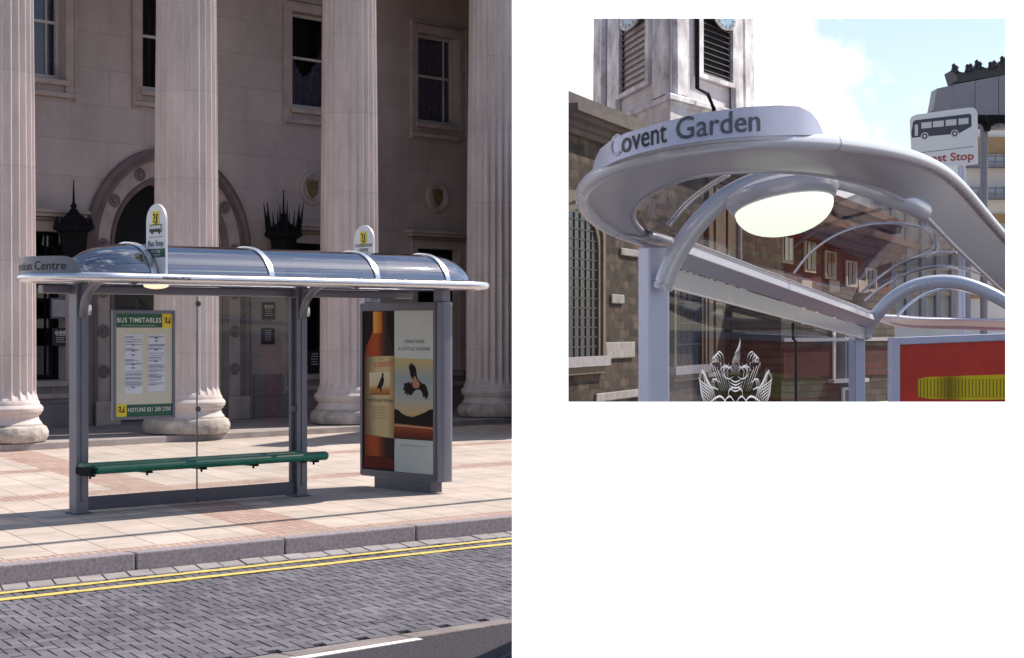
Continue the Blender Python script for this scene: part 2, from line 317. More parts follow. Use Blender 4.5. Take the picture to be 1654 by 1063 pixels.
# block paving laid in herringbone
def settmat():
    m, t, o = nmat('grey_setts'); b = t.nodes.new('ShaderNodeBsdfPrincipled'); b.inputs['Roughness'].default_value = .8; b.inputs['Specular IOR Level'].default_value = .3
    g = t.nodes.new('ShaderNodeNewGeometry')
    n = t.nodes.new('ShaderNodeTexNoise'); n.inputs['Scale'].default_value = 1.1; n.inputs['Detail'].default_value = 9; n.inputs['Roughness'].default_value = .7; t.links.new(g.outputs['Position'], n.inputs['Vector'])
    r = t.nodes.new('ShaderNodeValToRGB'); e = r.color_ramp.elements; e[0].position = .32; e[1].position = .7; e[0].color = (.10, .092, .110, 1); e[1].color = (.165, .152, .175, 1); t.links.new(n.outputs['Fac'], r.inputs[0])
    mr = t.nodes.new('ShaderNodeMapRange'); mr.inputs['To Min'].default_value = .72; mr.inputs['To Max'].default_value = 1.22; t.links.new(g.outputs['Random Per Island'], mr.inputs['Value'])
    mx = t.nodes.new('ShaderNodeMix'); mx.data_type = 'RGBA'; mx.blend_type = 'MULTIPLY'; mx.inputs['Factor'].default_value = 1; t.links.new(r.outputs[0], mx.inputs['A']); t.links.new(mr.outputs[0], mx.inputs['B'])
    t.links.new(mx.outputs['Result'], b.inputs['Base Color'])
    n2 = t.nodes.new('ShaderNodeTexNoise'); n2.inputs['Scale'].default_value = 90; t.links.new(g.outputs['Position'], n2.inputs['Vector'])
    bp = t.nodes.new('ShaderNodeBump'); bp.inputs['Strength'].default_value = .4; bp.inputs['Distance'].default_value = .01; t.links.new(n2.outputs['Fac'], bp.inputs['Height']); t.links.new(bp.outputs[0], b.inputs['Normal'])
    t.links.new(b.outputs[0], o.inputs[0]); return m
ROADZ = -.13
mb = MB(); A = .082
u0r, v0r = -6.5, 3.30
nu, nv = int(17/A), int(3.43/A)
def sett(a0, a1, b0, b1):
    j = lambda w: random.uniform(-w, w); z = ROADZ+random.uniform(-.0022, .0022)
    k = .0175
    def q(a, b, z_): return P(u0r+a-.28*b, v0r+b+k*(u0r+a), z_)
    a0 += .0024+j(.0014); a1 -= .0024+j(.0014); b0 += .0004+j(.0003); b1 -= .0004+j(.0003); c = .005; cu, cv = .0045, .0006
    lo = [q(a0, b0, z-.03), q(a1, b0, z-.03), q(a1, b1, z-.03), q(a0, b1, z-.03)]
    mid = [q(a0, b0, z-c), q(a1, b0, z-c), q(a1, b1, z-c), q(a0, b1, z-c)]
    hi = [q(a0+cu, b0+cv, z), q(a1-cu, b0+cv, z), q(a1-cu, b1-cv, z), q(a0+cu, b1-cv, z)]
    vs = lo+mid+hi
    fs = [(8, 9, 10, 11)]
    for s_ in (0, 4):
        for i in range(4): fs.append((s_+i, s_+(i+1) % 4, s_+4+(i+1) % 4, s_+4+i))
    mb.raw(vs, fs)
for x in range(nu):
    for y in range(nv):
        k = (x-y) % 4
        if k == 0: sett(x*A, (x+2)*A, y*A, (y+1)*A)
        elif k == 2 and y > 0: sett(x*A, (x+1)*A, (y-1)*A, (y+1)*A)
structure(mb.build('block_paved_road', settmat()), 'grey block paving laid in herringbone across the road lane', 'road')
mb = MB(); mb.prism([P(-30, kv(-30)+.0, -.3), P(60, kv(60), -.3), P(60, 6.9, -.3), P(-30, 6.9, -.3)], (0, 0, .3-.152))
structure(mb.build('road_bed', mat('dark_joint_sand', (.07, .06, .068), .95, var=.4)), 'dark sand bed showing between the road blocks', 'road')
# channel stones along the kerb
mb = MB(); u = -7.2
while u < 10:
    z = ROADZ+random.uniform(-.004, .004)
    mb.prism([P(u+.006, kv(u)+.012, -.17), P(u+.204, kv(u+.2)+.012, -.17), P(u+.084, kv(u+.2)+.285, -.17), P(u-.114, kv(u)+.285, -.17)], (0, 0, z+.17)); u += .21
structure(mb.build('channel_blocks', mat('light_channel_stone', (.29, .26, .26), .85, var=.25, scale=4, bump=.3), bevel=.005), 'row of light grey channel blocks along the kerb foot', 'road edge')
def strip(name, m, p0, p1, w, z, label, cat, t_=.004):
    d = (p1-p0).normalized(); a = p0-d*6; b = p1+d*14; s = Vector((d.y, -d.x, 0))*w/2
    mb = MB(); n = 60
    pts = [a+(b-a)*i/n for i in range(n+1)]
    mb.loft([[p-s*random.uniform(.9, 1.08)+Vector((0, 0, z-t_)), p-s*random.uniform(.9, 1.08)+Vector((0, 0, z)), p+s*random.uniform(.9, 1.08)+Vector((0, 0, z)), p+s+Vector((0, 0, z-t_))] for p in pts])
    return structure(mb.build(name, m), label, cat)
YL = mat('worn_yellow_paint', (.78, .58, .10), .7, var=.12, scale=22, bump=.2, stain=(.40, .31, .13))
def q2(u, v): return P(u, v)
strip('yellow_line', YL, q2(-2.57, 3.42), q2(2.32, 3.52), .080, ROADZ+.009, 'inner yellow line painted nearest the kerb', 'road marking')
strip('yellow_line', YL, q2(-2.75, 3.70), q2(2.06, 3.795), .090, ROADZ+.009, 'outer yellow line painted farther from the kerb', 'road marking')
ASPH = mat('dark_asphalt', (.062, .054, .066), .9, var=.6, scale=75, bump=1.0, bscale=90, spec=.25)
slab('carriageway', ASPH, [P(-30, 6.86), P(60, 6.86), P(60, 24), P(-30, 24)], -.28, ROADZ, 'dark asphalt carriageway beyond the block paving', 'road')
EDGE = mat('worn_edge_stone', (.215, .18, .175), .85, var=.25, scale=5, bump=.4)
mb = MB(); u = -8
while u < 10:
    mb.prism([P(u+.006, 6.71, -.2), P(u+.894, 6.71, -.2), P(u+.894, 6.855, -.2), P(u+.006, 6.855, -.2)], (0, 0, .2+ROADZ+.012)); u += .9
structure(mb.build('edging_stones', EDGE, bevel=.008), 'flush stone edging between block paving and asphalt', 'road edge')
mb = MB(); a, b_ = gp(440, 1068, ROADZ), gp(668, 1031, ROADZ); d = (b_-a).normalized(); s = Vector((d.y, -d.x, 0))*.085
mb.prism([a-d*.6-s+Vector((0, 0, .001)), b_-s+Vector((0, 0, .001)), b_+s+Vector((0, 0, .001)), a-d*.6+s+Vector((0, 0, .001))], (0, 0, .005))
structure(mb.build('white_line', mat('white_road_paint', (.78, .74, .70), .7, var=.12, scale=25)), 'white dash painted on the asphalt beside the edging stones', 'road marking')

# ------------------------------------------------------------------ stone building with columns
bld = thing('stone_building', B(5, WALLB), 'large pinkish grey stone building with fluted columns and an arched doorway', 'building')
UL, UR = wp(-260, 500)[0], wp(872, 500)[0]
ZT = 9.6; ZF = .1
def bx(a, b, c): return B(a, b, c)
# floor
mb = MB(); mb.prism([B(-9, .62, -.2), B(UR+.3, .62, -.2), B(UR+.3, WALLB-6, -.2), B(-9, WALLB-6, -.2)], (0, 0, .2+ZF))
structure(mb.build('portico_step', mat('step_stone', (.34, .29, .275), .85, var=.25, scale=3, bump=.3), bevel=.012), 'low stone step and floor under the columns', 'step')
# window holes (ub0, ub1, z0, z1)
def hole(px0, px1, py0, py1): a0, z1 = wp(px0, py0); a1, _ = wp(px1, py0); _, z0 = wp(px0, py1); return (a0, a1, z0, z1)
w2 = hole(470, 537, 18, 172); w3 = hole(673, 740, 52, 197)
ww = w3[1]-w3[0]; wh = w3[3]-w3[2]; zs0 = w3[2]
up = []
for a0 in (wp(2, 0)[0], wp(228, 0)[0], w2[0], w3[0]): up.append((a0, a0+ww, zs0, zs0+wh))
lowz0, lowz1 = wp(690, 600)[1], wp(690, 402)[1]
low = [(up[0][0]+.0, up[0][1]+.0, lowz0, lowz1), (up[2][0]+.0, up[2][1], lowz0, lowz1), (up[3][0], up[3][1], lowz0, lowz1)]
ac = wp(273, 400)[0]; RO = (wp(405, 400)[0]-wp(141, 400)[0])/2; RI = RO*.66; ZS = wp(141, 395)[1]
ztop_arch = ZS+RI
holes = up+low
us = sorted(set([UL, UR, ac-RI, ac+RI]+[h[i] for h in holes for i in (0, 1)]))
zs = sorted(set([ZF, ZT, ztop_arch]+[h[i] for h in holes for i in (2, 3)]))
mb = MB()
for i in range(len(us)-1):
    for j in range(len(zs)-1):
        um, zm = (us[i]+us[i+1])/2, (zs[j]+zs[j+1])/2
        if any(h[0] < um < h[1] and h[2] < zm < h[3] for h in holes): continue
        if ac-RI < um < ac+RI and zm < ztop_arch: continue
        mb.poly([B(us[i], WALLB, zs[j]), B(us[i+1], WALLB, zs[j]), B(us[i+1], WALLB, zs[j+1]), B(us[i], WALLB, zs[j+1])])
n = 40
for k in range(n):
    t0, t1 = math.pi*k/n, math.pi*(k+1)/n
    a = (ac+RI*math.cos(t0), ZS+RI*math.sin(t0)); b_ = (ac+RI*math.cos(t1), ZS+RI*math.sin(t1))
    mb.poly([B(a[0], WALLB, a[1]), B(b_[0], WALLB, b_[1]), B(b_[0], WALLB, ztop_arch), B(a[0], WALLB, ztop_arch)])
    mb.poly([B(a[0], WALLB, a[1]), B(b_[0], WALLB, b_[1]), B(b_[0], WALLB-.8, b_[1]), B(a[0], WALLB-.8, a[1])])
for sgn in (-1, 1): mb.poly([B(ac+sgn*RI, WALLB, ZF), B(ac+sgn*RI, WALLB-.8, ZF), B(ac+sgn*RI, WALLB-.8, ZS), B(ac+sgn*RI, WALLB, ZS)])
for h in holes:
    a0, a1, z0, z1 = h; d = WALLB-.32
    for q in ([B(a0, WALLB, z0), B(a0, d, z0), B(a0, d, z1), B(a0, WALLB, z1)], [B(a1, WALLB, z0), B(a1, d, z0), B(a1, d, z1), B(a1, WALLB, z1)],
              [B(a0, WALLB, z0), B(a1, WALLB, z0), B(a1, d, z0), B(a0, d, z0)], [B(a0, WALLB, z1), B(a1, WALLB, z1), B(a1, d, z1), B(a0, d, z1)]): mb.poly(q)
mb.build('wall', STONE, bld)
# side and back walls of the building block, and an added slanted wall that keeps sun out of the portico
mb = MB(); mb.box(bx, UL, UR, WALLB-9, WALLB-8.6, ZF, ZT); mb.box(bx, UL, UL+.4, WALLB-8.6, WALLB-.9, ZF, ZT); mb.box(bx, UR-.4, UR, WALLB-8.6, WALLB-.01, ZF, ZT)
ea, eb = wp(868, 500, WALLB+.01)[0], wp(868, 500, .44)[0]; mb.prism([B(ea-.25, WALLB+.01, ZF), B(ea, WALLB+.01, ZF), B(eb, .44, ZF), B(eb-.25, .44, ZF)], (0, 0, 8.898))
mb.build('side_wall_and_sun_screen', STONE, bld)
er, ek = wp(900, 500, .48)[0], ea+.02
mb = MB(); mb.prism([B(UL-.5, .48, 9.0), B(er, .48, 9.0), B(ek, WALLB, 9.0), B(ek, WALLB-9.2, 9.0), B(UL-.5, WALLB-9.2, 9.0)], (0, 0, 1.2))
mb.prism([B(UL-.6, .56, 10.2), B(er+.1, .56, 10.2), B(ek+.1, WALLB, 10.2), B(ek+.1, WALLB-9.3, 10.2), B(UL-.6, WALLB-9.3, 10.2)], (0, 0, .3)); mb.build('entablature', TRIM, bld)
# plinth
zp = wp(140, 612)[1]
mb = MB(); mb.box(bx, UL, ac-RO-.12, WALLB+.003, WALLB+.06, ZF, zp); mb.build('plinth', PLINTH, bld, bevel=.01); mb = MB(); mb.box(bx, ac+RO+.12, UR-.01, WALLB+.003, WALLB+.06, ZF, zp); mb.build('plinth', PLINTH, bld, bevel=.01)
# door in the archway
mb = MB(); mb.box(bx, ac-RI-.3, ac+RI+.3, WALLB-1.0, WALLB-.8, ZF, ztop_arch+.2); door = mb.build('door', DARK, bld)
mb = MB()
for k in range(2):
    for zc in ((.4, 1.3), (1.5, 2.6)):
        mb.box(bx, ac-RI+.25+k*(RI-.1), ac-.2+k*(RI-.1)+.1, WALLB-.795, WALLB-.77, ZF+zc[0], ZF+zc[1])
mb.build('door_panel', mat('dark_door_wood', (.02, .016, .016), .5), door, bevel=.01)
# archivolt: mouldings as swept profiles over jambs + arch
def arch_path(r, zb, n=48):
    pts = [(ac-r, zb)]+[(ac-r*math.cos(math.pi*k/n), ZS+r*math.sin(math.pi*k/n)) for k in range(n+1)]+[(ac+r, zb)]
    return pts
def sweep_arch(mb, r0, r1, d0, d1, zb=ZF):
    A_, B_ = arch_path(r0, zb), arch_path(r1, zb)
    mb.loft([[B(a[0], WALLB+.002, a[1]), B(a[0], WALLB+d0, a[1]), B(b[0], WALLB+d1, b[1]), B(b[0], WALLB+.002, b[1])] for a, b in zip(A_, B_)], True, True)
mb = MB()
for r0, r1, d0, d1 in ((RO, RO*.965, .10, .16), (RO*.962, RO*.925, .13, .09), (RO*.922, RO*.885, .09, .13)): sweep_arch(mb, r0, r1, d0, d1)
mb.build('arch_moulding', MOULD, bld, smooth=True)
mb = MB(); sweep_arch(mb, RO*.88, RO*.72, .05, .05); mb.build('arch_band', TRIM, bld)
mb = MB(); sweep_arch(mb, RO*.717, RI, .09, .03); mb.build('arch_inner_moulding', MOULD, bld, smooth=True)
rm = RO*.80
spots = [(ac-rm*math.cos(R(q)), ZS+rm*math.sin(R(q))) for q in (0, 33, 62, 90, 118, 147, 180)]
for q in (wp(150, 470)[1], wp(150, 535)[1], wp(150, 600)[1]): spots += [(ac-rm, q), (ac+rm, q)]
for a, z in spots:
    mb = MB(); mb.lathe(B(a, WALLB+.051, z), [(.105, 0), (.115, .02), (.085, .035), (.05, .018), (.04, .045), (0, .05)], 20, BV); mb.build('roundel', MOULD, bld, smooth=True)
mb = MB()
for sgn in (-1, 1): mb.box(bx, ac+sgn*rm-.24, ac+sgn*rm+.24, WALLB+.17, WALLB+.24, ZF, ZF+.42)
mb.build('pilaster_foot', TRIM, bld, bevel=.02)
# windows
def window(h, curtain, hood, sill=True):
    a0, a1, z0, z1 = h; d = WALLB-.2
    mb = MB()
    fw = .055
    for q in ((a0, a0+fw, z0, z1), (a1-fw, a1, z0, z1), (a0+fw, a1-fw, z0, z0+.09), (a0+fw, a1-fw, z1-.06, z1)): mb.box(bx, q[0], q[1], d-.06, d+.03, q[2], q[3])
    zm = z0+(z1-z0)*.54
    mb.box(bx, a0+fw, a1-fw, d-.04, d+.012, zm-.025, zm+.025)
    am = (a0+a1)/2+.12
    if hood != 2: mb.box(bx, am-.012+.25, am+.012+.25, d-.03, d+.008, z0+.09, z1-.06)
    w = mb.build('window', SASH, bld, bevel=.006)
    mb = MB(); mb.poly([B(a0+.02, d-.02, z0), B(a1-.02, d-.02, z0), B(a1-.02, d-.02, z1), B(a0+.02, d-.02, z1)]); mb.build('pane', GLASSW, w)
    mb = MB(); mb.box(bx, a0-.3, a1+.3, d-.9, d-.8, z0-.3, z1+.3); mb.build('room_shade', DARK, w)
    if curtain:
        mb = MB(); nn = 44; prof = []
        for i in range(nn+1):
            a = a0+.02+(a1-a0-.04)*i/nn; off = -.12-.03*math.sin(i*1.9)-.012*math.sin(i*.7)
            ztp = z1 if curtain == 1 else z0+(z1-z0)*(.55+.18*math.sin(i*.14+1.6))
            prof.append([B(a, d+off, z0+.02), B(a, d+off, ztp)])
        mb.loft(prof, closed=False); mb.build('curtain', CURT, w, smooth=True)
    # stone surround
    mb = MB(); s = .17
    for q in ((a0-s, a0-.002, z0-.32, z1+s), (a1+.002, a1+s, z0-.32, z1+s), (a0-.002, a1+.002, z1+.002, z1+s)): mb.box(bx, q[0], q[1], WALLB+.003, WALLB+.05, q[2], q[3])
    for q in ((a0-s-.03, a0-s-.001, z0-.345, z1+s+.03), (a1+s+.001, a1+s+.03, z0-.345, z1+s+.03), (a0-s-.03, a1+s+.03, z1+s+.031, z1+s+.06)): mb.box(bx, q[0], q[1], WALLB+.003, WALLB+.075, q[2], q[3])
    if hood == 1:
        mb.box(bx, a0-s-.14, a1+s+.14, WALLB+.003, WALLB+.22, z1+s+.07, z1+s+.13); mb.box(bx, a0-s-.18, a1+s+.18, WALLB+.003, WALLB+.27, z1+s+.131, z1+s+.19)
    mb.build('surround', TRIM, w, bevel=.008)
    mb = MB(); mb.box(bx, a0-.06, a1+.06, WALLB+.052, WALLB+.10, z0-.1, z0-.012); mb.box(bx, a0-.002, a1+.002, WALLB-.14, WALLB+.051, z0-.1, z0+.004)
    mb.box(bx, a0-s-.02, a1+s+.02, WALLB+.051, WALLB+.09, z0-.3, z0-.22); mb.build('sill', TRIM, w, bevel=.008)
GLASSW = glassmat('window_pane', (.6, .6, .68), .05, .02, .18)
for k, h in enumerate(up): window(h, (1, 0, 2, 1)[k], 0)
SASH_KEEP = SASH; SASH = IRON
for h in low: window(h, 0, 1)
SASH = SASH_KEEP
# lower window ironwork teeth behind the right window
# medallions
for px, py in ((503, 305), (705, 319)):
    a, z = wp(px, py); mb = MB(); mb.lathe(B(a, WALLB+.003, z), [(.31, 0), (.31, .04), (.27, .06), (.25, .03), (.23, .03), (.22, .05), (.19, .02), (0, .02)], 36, BV)
    md = mb.build('medallion', TRIM, bld, smooth=True)
    mb = MB(); mb.prism([B(a+x*.13, WALLB+.024, z+y*.17) for x, y in ((-1, 1), (-.4, .82), (0, 1.05), (.4, .82), (1, 1), (.95, 0), (.6, -.7), (0, -1.05), (-.6, -.7), (-.95, 0))], BV*.03)
    mb.lathe(B(a-.035, WALLB+.054, z+.05), [(.05, 0), (.045, .02), (0, .03)], 10, BV); mb.lathe(B(a+.05, WALLB+.054, z-.04), [(.055, 0), (.04, .02), (0, .03)], 10, BV)
    mb.box(bx, a-.012, a+.012, WALLB+.054, WALLB+.062, z-.15, z+.15); mb.build('shield', GOLD, md, bevel=.006)
# columns
def column(ctr, idx):
    rb = .515; seg = 24; per = 10; n = seg*per; mb = MB(); rings = []
    zb = ZF+.62
    def rad(q):
        x = (q % per)/per
        return 1.0 if x < .16 else 1-.105*math.sin(math.pi*(x-.16)/.84)**.6
    for t_ in [0, .012, .02, .06, .2, .4, .6, .8, .95, .985, 1]:
        z = zb+t_*(8.2-zb); r_ = rb*(1-.11*t_**1.6)
        fl = 0 if t_ in (0, 1) else (.6 if t_ == .012 else 1)
        rr = r_*1.05 if t_ == 0 else r_
        rings.append([ctr+Vector((math.cos(2*math.pi*q/n+.05)*rr*(1-fl*(1-rad(q))), math.sin(2*math.pi*q/n+.05)*rr*(1-fl*(1-rad(q))), z)) for q in range(n)])
    mb.loft(rings, True, True)
    c = mb.build('column', COLSTONE, bld, smooth=True, ang=28)
    mb = MB(); b0 = ZF
    prof = [(.60, 0), (.655, .02), (.69, .09), (.69, .15), (.66, .22), (.605, .25), (.60, .27)]
    mb.lathe(ctr+Vector((0, 0, b0)), prof, 64)
    mb.build('base_torus', BASESTONE, c, smooth=True)
    mb = MB(); prof = [(.598, .271), (.575, .30), (.55, .34), (.55, .38), (.585, .41), (.585, .43), (.60, .435), (.615, .47), (.615, .50), (.585, .54), (.565, .545), (.565, .575), (.545, .61), (.535, .63)]
    mb.lathe(ctr+Vector((0, 0, b0)), prof, 64); mb.build('base_moulding', COLSTONE, c, smooth=True)
    mb = MB(); mb.lathe(ctr+Vector((0, 0, 8.2)), [(.46, 0), (.49, .05), (.46, .1), (.50, .3), (.62, .62), (.70, .8)], 40); mb.build('capital', COLSTONE, c, smooth=True)
for k, c in enumerate(caxis): column(c, k)

# wall lanterns
def lantern(px, py, spikes, label):
    a, z = wp(px, py, WALLB+.45); c = lambda x, y, q: B(a+x, WALLB+.45+y, z+q)
    t = thing('wall_lantern', B(a, WALLB, z-.1), label, 'lantern', 'black iron lanterns on the building wall')
    mb = MB(); w = .26
    mb.loft([[c(r_*math.cos(k*math.pi/3), r_*math.sin(k*math.pi/3), h) for k in range(6)] for r_, h in ((w*.55, -.62), (w*.75, -.55), (w, -.1), (w*1.25, -.07), (w*1.25, .0), (w*.9, .08), (w*.95, .12), (w*.5, .2), (w*.2, .3))], True, True)
    mb.build('lamp_body', IRON, t, bevel=.01)
    mb = MB()
    for k in range(6):
        x, y = w*1.2*math.cos(k*math.pi/3), w*1.2*math.sin(k*math.pi/3)
        mb.cone(c(x*.98, y*.98, -.02), c(x*(1.25 if spikes else 1.0), y*(1.25 if spikes else 1.0), .58 if spikes else .16), .035, .006, 6)
        mb.lathe(c(x, y, .0), [(.05, -.05), (.06, 0), (.03, .06)], 8)
    for k in range(6):
        q = (k+.5)*math.pi/3; mb.cone(c(w*1.05*math.cos(q), w*1.05*math.sin(q), -.02), c(w*1.2*math.cos(q), w*1.2*math.sin(q), .42 if spikes else .12), .025, .005, 6)
    mb.cone(c(0, 0, .2), c(0, 0, .78 if not spikes else .82), .03, .008, 8); mb.lathe(c(0, 0, .34), [(.02, -.05), (.06, 0), (.02, .06)], 10)
    mb.build('spikes', IRON, t)
    mb = MB(); mb.tube([c(0, -.45, -.75), c(0, -.30, -.80), c(0, -.12, -.75), c(0, 0, -.62)], .035, 8); mb.box(lambda x, y, q: c(x, y, q), -.12, .12, -.45, -.36, -1.0, -.3)
    mb.tube([c(0, -.40, -.3), c(0, -.22, -.22), c(0, -.1, -.12)], .025, 8)
    mb.build('bracket', IRON, t)
lantern(119, 366, False, 'black iron lantern with one tall spike, left of the arched doorway')
lantern(458, 378, True, 'black iron lantern crowned by many tall spikes, right of the arched doorway')

# wall plaques
def plaque(px0, px1, py0, py1, m, label, rings=0, lines=0, lm=None):
    a0, z1 = wp(px0, py0); a1, _ = wp(px1, py0); _, z0 = wp(px0, py1)
    t = thing('wall_plaque', B((a0+a1)/2, WALLB, (z0+z1)/2), label, 'plaque', 'plaques on the stone wall')
    mb = MB(); mb.box(bx, a0, a1, WALLB+.004, WALLB+.035, z0, z1); mb.build('plate', m, t, bevel=.008)
    mb = MB(); w = a1-a0; h = z1-z0
    for k in range(rings):
        mb.lathe(B(a0+w*(.25+.25*k), WALLB+.036, z0+h*.74), [(w*.06, 0), (w*.06, .004), (w*.12, .004), (w*.12, 0)], 16, BV)
    for k in range(lines):
        zc = z0+h*((.58 if rings else .84)-k*.115); x0 = a0+w*(.2+.06*random.random()); mb.box(bx, x0, a1-w*(.2+.1*random.random()), WALLB+.036, WALLB+.039, zc-h*.018, zc+h*.018)
    if rings or lines: mb.build('lettering', lm or SASH, t)
    else:
        mb.box(bx, a0-.03, a1+.03, WALLB+.004, WALLB+.025, z0-.03, z0-.001); mb.box(bx, a0-.03, a1+.03, WALLB+.004, WALLB+.025, z1+.001, z1+.03)
        mb.box(bx, a0-.03, a0-.001, WALLB+.004, WALLB+.025, z0, z1); mb.box(bx, a1+.001, a1+.03, WALLB+.004, WALLB+.025, z0, z1); mb.build('frame', GREYD, t)
plaque(83, 108, 484, 512, mat('blank_plate', (.34, .31, .33), .5), 'blank pale plaque in a thin frame above a dark plaque')
plaque(83, 109, 530, 559, BLACK, 'dark plaque with three pale rings, below the blank plaque', 3, 4)
plaque(422, 443, 488, 516, BLACK, 'upper dark plaque with pale rings, left of the second shelter post', 3, 4)
plaque(421, 442, 530, 556, BLACK, 'lower dark plaque with pale lines only, left of the second shelter post', 0, 6)
plaque(496, 517, 566, 602, BLACK, 'dark notice board low on the wall beside the third column', 0, 5)

# ------------------------------------------------------------------ bus shelter by the kerb
sh = thing('bus_shelter', P(1.3, 0), 'grey bus shelter with a smoked vaulted roof and green bench in front of the columns', 'bus shelter')
RZ = 2.215; RC, RR = .50, .60; UA, UB = -.18, 4.0
def oval(r, z, n=28, ua=UA, ub=UB, stretch=1.0):
    pts = []
    for k in range(n+1):
        q = math.pi/2+math.pi*k/n; pts.append(P(ua+r*math.cos(q)*stretch, RC+r*math.sin(q), z))
    for k in range(n+1):
        q = -math.pi/2+math.pi*k/n; pts.append(P(ub+r*math.cos(q)*stretch, RC+r*math.sin(q), z))
    return pts
mb = MB(); mb.tube(oval(RR, RZ), .040, 14, True); mb.build('roof_rim', SILVER, sh, smooth=True)
mb = MB(); o1, o2 = oval(RR-.03, RZ-.012), oval(RR-.17, RZ-.035)
mb.loft([[a, b, b-Vector((0, 0, .012)), a-Vector((0, 0, .012))] for a, b in zip(o1, o2)], True, False, True); mb.build('soffit', GREYM, sh, smooth=True)
RV = .44; HV = .31; ZV = RZ+.025
def vz(dv_): return ZV+HV*max(0, 1-(dv_/RV)**2)**.62
mb = MB(); rings = []; ncs = 22
e0, e1 = .22, 3.88
def cs(u, k): # cross-section scaled by k
    return [P(u, RC+RV*k*math.cos(math.pi*i/ncs), ZV+HV*k*(max(0, math.sin(math.pi*i/ncs))**1.15)) for i in range(ncs+1)]
for i in range(13):
    q = (math.pi/2)*(1-i/12); rings.append(cs(e0-.62*math.sin(q), max(.02, math.cos(q))))
for i in range(1, 12): rings.append(cs(e0+(e1-e0)*i/11, 1))
for i in range(1, 13):
    q = (math.pi/2)*i/12; rings.append(cs(e1+.58*math.sin(q), max(.02, math.cos(q))))
mb.loft(rings, closed=False); mb.build('canopy', SMOKE, sh, smooth=True, ang=80)
for u in (e0+.02, 1.57, 2.90, e1-.02):
    mb = MB(); A_ = cs(u-.03, 1.0); B_ = cs(u+.03, 1.0); C = P(u, RC, ZV)
    def off(p, e):
        c = P((p-O).dot(U), RC, ZV); return p+(p-c).normalized()*e
    mb.loft([[off(a, .004), off(a, .016), off(b, .016), off(b, .004)] for a, b in zip(A_, B_)], True, True); mb.build('roof_rib', SILVER, sh, smooth=True)
mb = MB(); mb.box(P, -.42, 4.4, RC-RV-.012, RC-RV+.012, ZV-.01, ZV+.03); mb.box(P, -.2, 4.2, RC+RV-.012, RC+RV+.012, ZV-.01, ZV+.03); mb.build('canopy_sill', GREYD, sh, bevel=.004)
U2 = pu(482, 0)[0]
for u in (.015, U2):
    mb = MB(); mb.box(P, u-.065, u+.065, -.07, .07, 0 if u < 1 else .0, RZ-.02); mb.box(P, u-.018, u+.018, .071, .085, .12, RZ-.1); p = mb.build('post', GREYM, sh, bevel=.008)
    mb = MB(); mb.box(P, u-.09, u+.09, -.095, .095, .001, .014); mb.build('foot_plate', GREYD, p)
    hp = [(.072+.46*(1-math.cos(R(q))), 1.86+.37*math.sin(R(q))) for q in range(0, 91, 9)]+[(.70, 2.235), (.85, 2.215), (.98, 2.195)]
    mb = MB(); mb.tube([P(u, a, b) for a, b in hp], .045, 12); mb.prism([P(u-.02, .072, 1.84), P(u-.02, .10, 2.02), P(u-.02, .30, 2.17), P(u-.02, .072, 2.17)], U*.04); mb.build('hoop', GREYM, sh, smooth=True)
    mb = MB(); mb.lathe(P(u+.05, .085, 1.93), [(.028, -.05), (.034, 0), (.028, .05)], 10); mb.build('bracket_cap', SILVER, sh, smooth=True)
mb = MB(); mb.box(P, .082, U2-.067, -.03, .03, .028, .155); mb.build('base_rail', GREYD, sh, bevel=.006)
mb = MB(); mb.box(P, -.35, UB+.2, -.115, -.02, RZ-.13, RZ-.05); mb.build('gutter', GREYM, sh, bevel=.01)
ug = pu(318, 0)[0]
for a0, a1 in ((.082, ug-.006), (ug+.006, U2-.067)):
    mb = MB(); mb.box(P, a0, a1, -.005, .005, .157, RZ-.14); mb.build('glass_panel', GLASS, sh)
mb = MB(); mb.box(P, ug-.0045, ug+.0045, -.008, .008, .02, RZ-.14)
for z in (.06, .95, 2.0): mb.lathe(P(ug, .012, z), [(.028, 0), (.028, .018), (.018, .024)], 12, V)
mb.build('glass_joint', GREYD, sh)
mb = MB(); mb.box(P, U2-.11, U2-.068, -.02, .02, .157, RZ-.14); mb.lathe(P(U2-.09, .03, .92), [(.03, -.03), (.03, .03)], 10); mb.build('glass_channel', GREYD, sh)
# end name sign curving round the roof end
def endp(s, z, e=0):
    q = s/RR; return P(UA+(RR+.012+e)*math.cos(q), RC+(RR+.012+e)*math.sin(q), z)
S0, S1 = math.pi*RR*1.45, math.pi*RR*.70           # arc range, far corner to front corner
mb = MB(); n = 40; rings = []
for k in range(n+1):
    s = S0+(S1-S0)*k/n; top = RZ+.185 if k > 3 else RZ+.12+.02*k
    fr_ = (n-k)/n
    if k > n-5: top = RZ+.04+(.145)*math.sqrt(max(0, 1-((k-(n-5))/5)**2))
    rings.append([endp(s, RZ+.02), endp(s, top), endp(s, top, -.012), endp(s, RZ+.02, -.012)])
mb.loft(rings, True, True); sg = mb.build('name_sign', GREYM, sh)
mb = MB(); txt = 'Convention Centre'; Ltot = abs(S1-S0)
put_text(mb, txt, lambda x, y: endp(S0-x, RZ+.062+y, .003), Ltot-.13-.92, 0, width=.92, size=.078, bold=.008); mb.build('lettering', BLACK, sg)
mb = MB(); mb_u0 = pu(262, 1.13)[0]
put_text(mb, 'PARADISE CIRCUS', lambda x, y: P(mb_u0+x, RC+RR+.047, RZ-.017+y), 0, 0, width=.30, size=.034, bold=.01); mb.build('lettering', BLACK, sh)
mb = MB(); mb.lathe(P(.42, RC+.2, RZ-.062), [(.12, .012), (.11, -.01), (.06, -.025), (0, -.03)], 20); mb.build('downlight', emit('downlight_lens', (1, .82, .55), .6), sh, smooth=True)

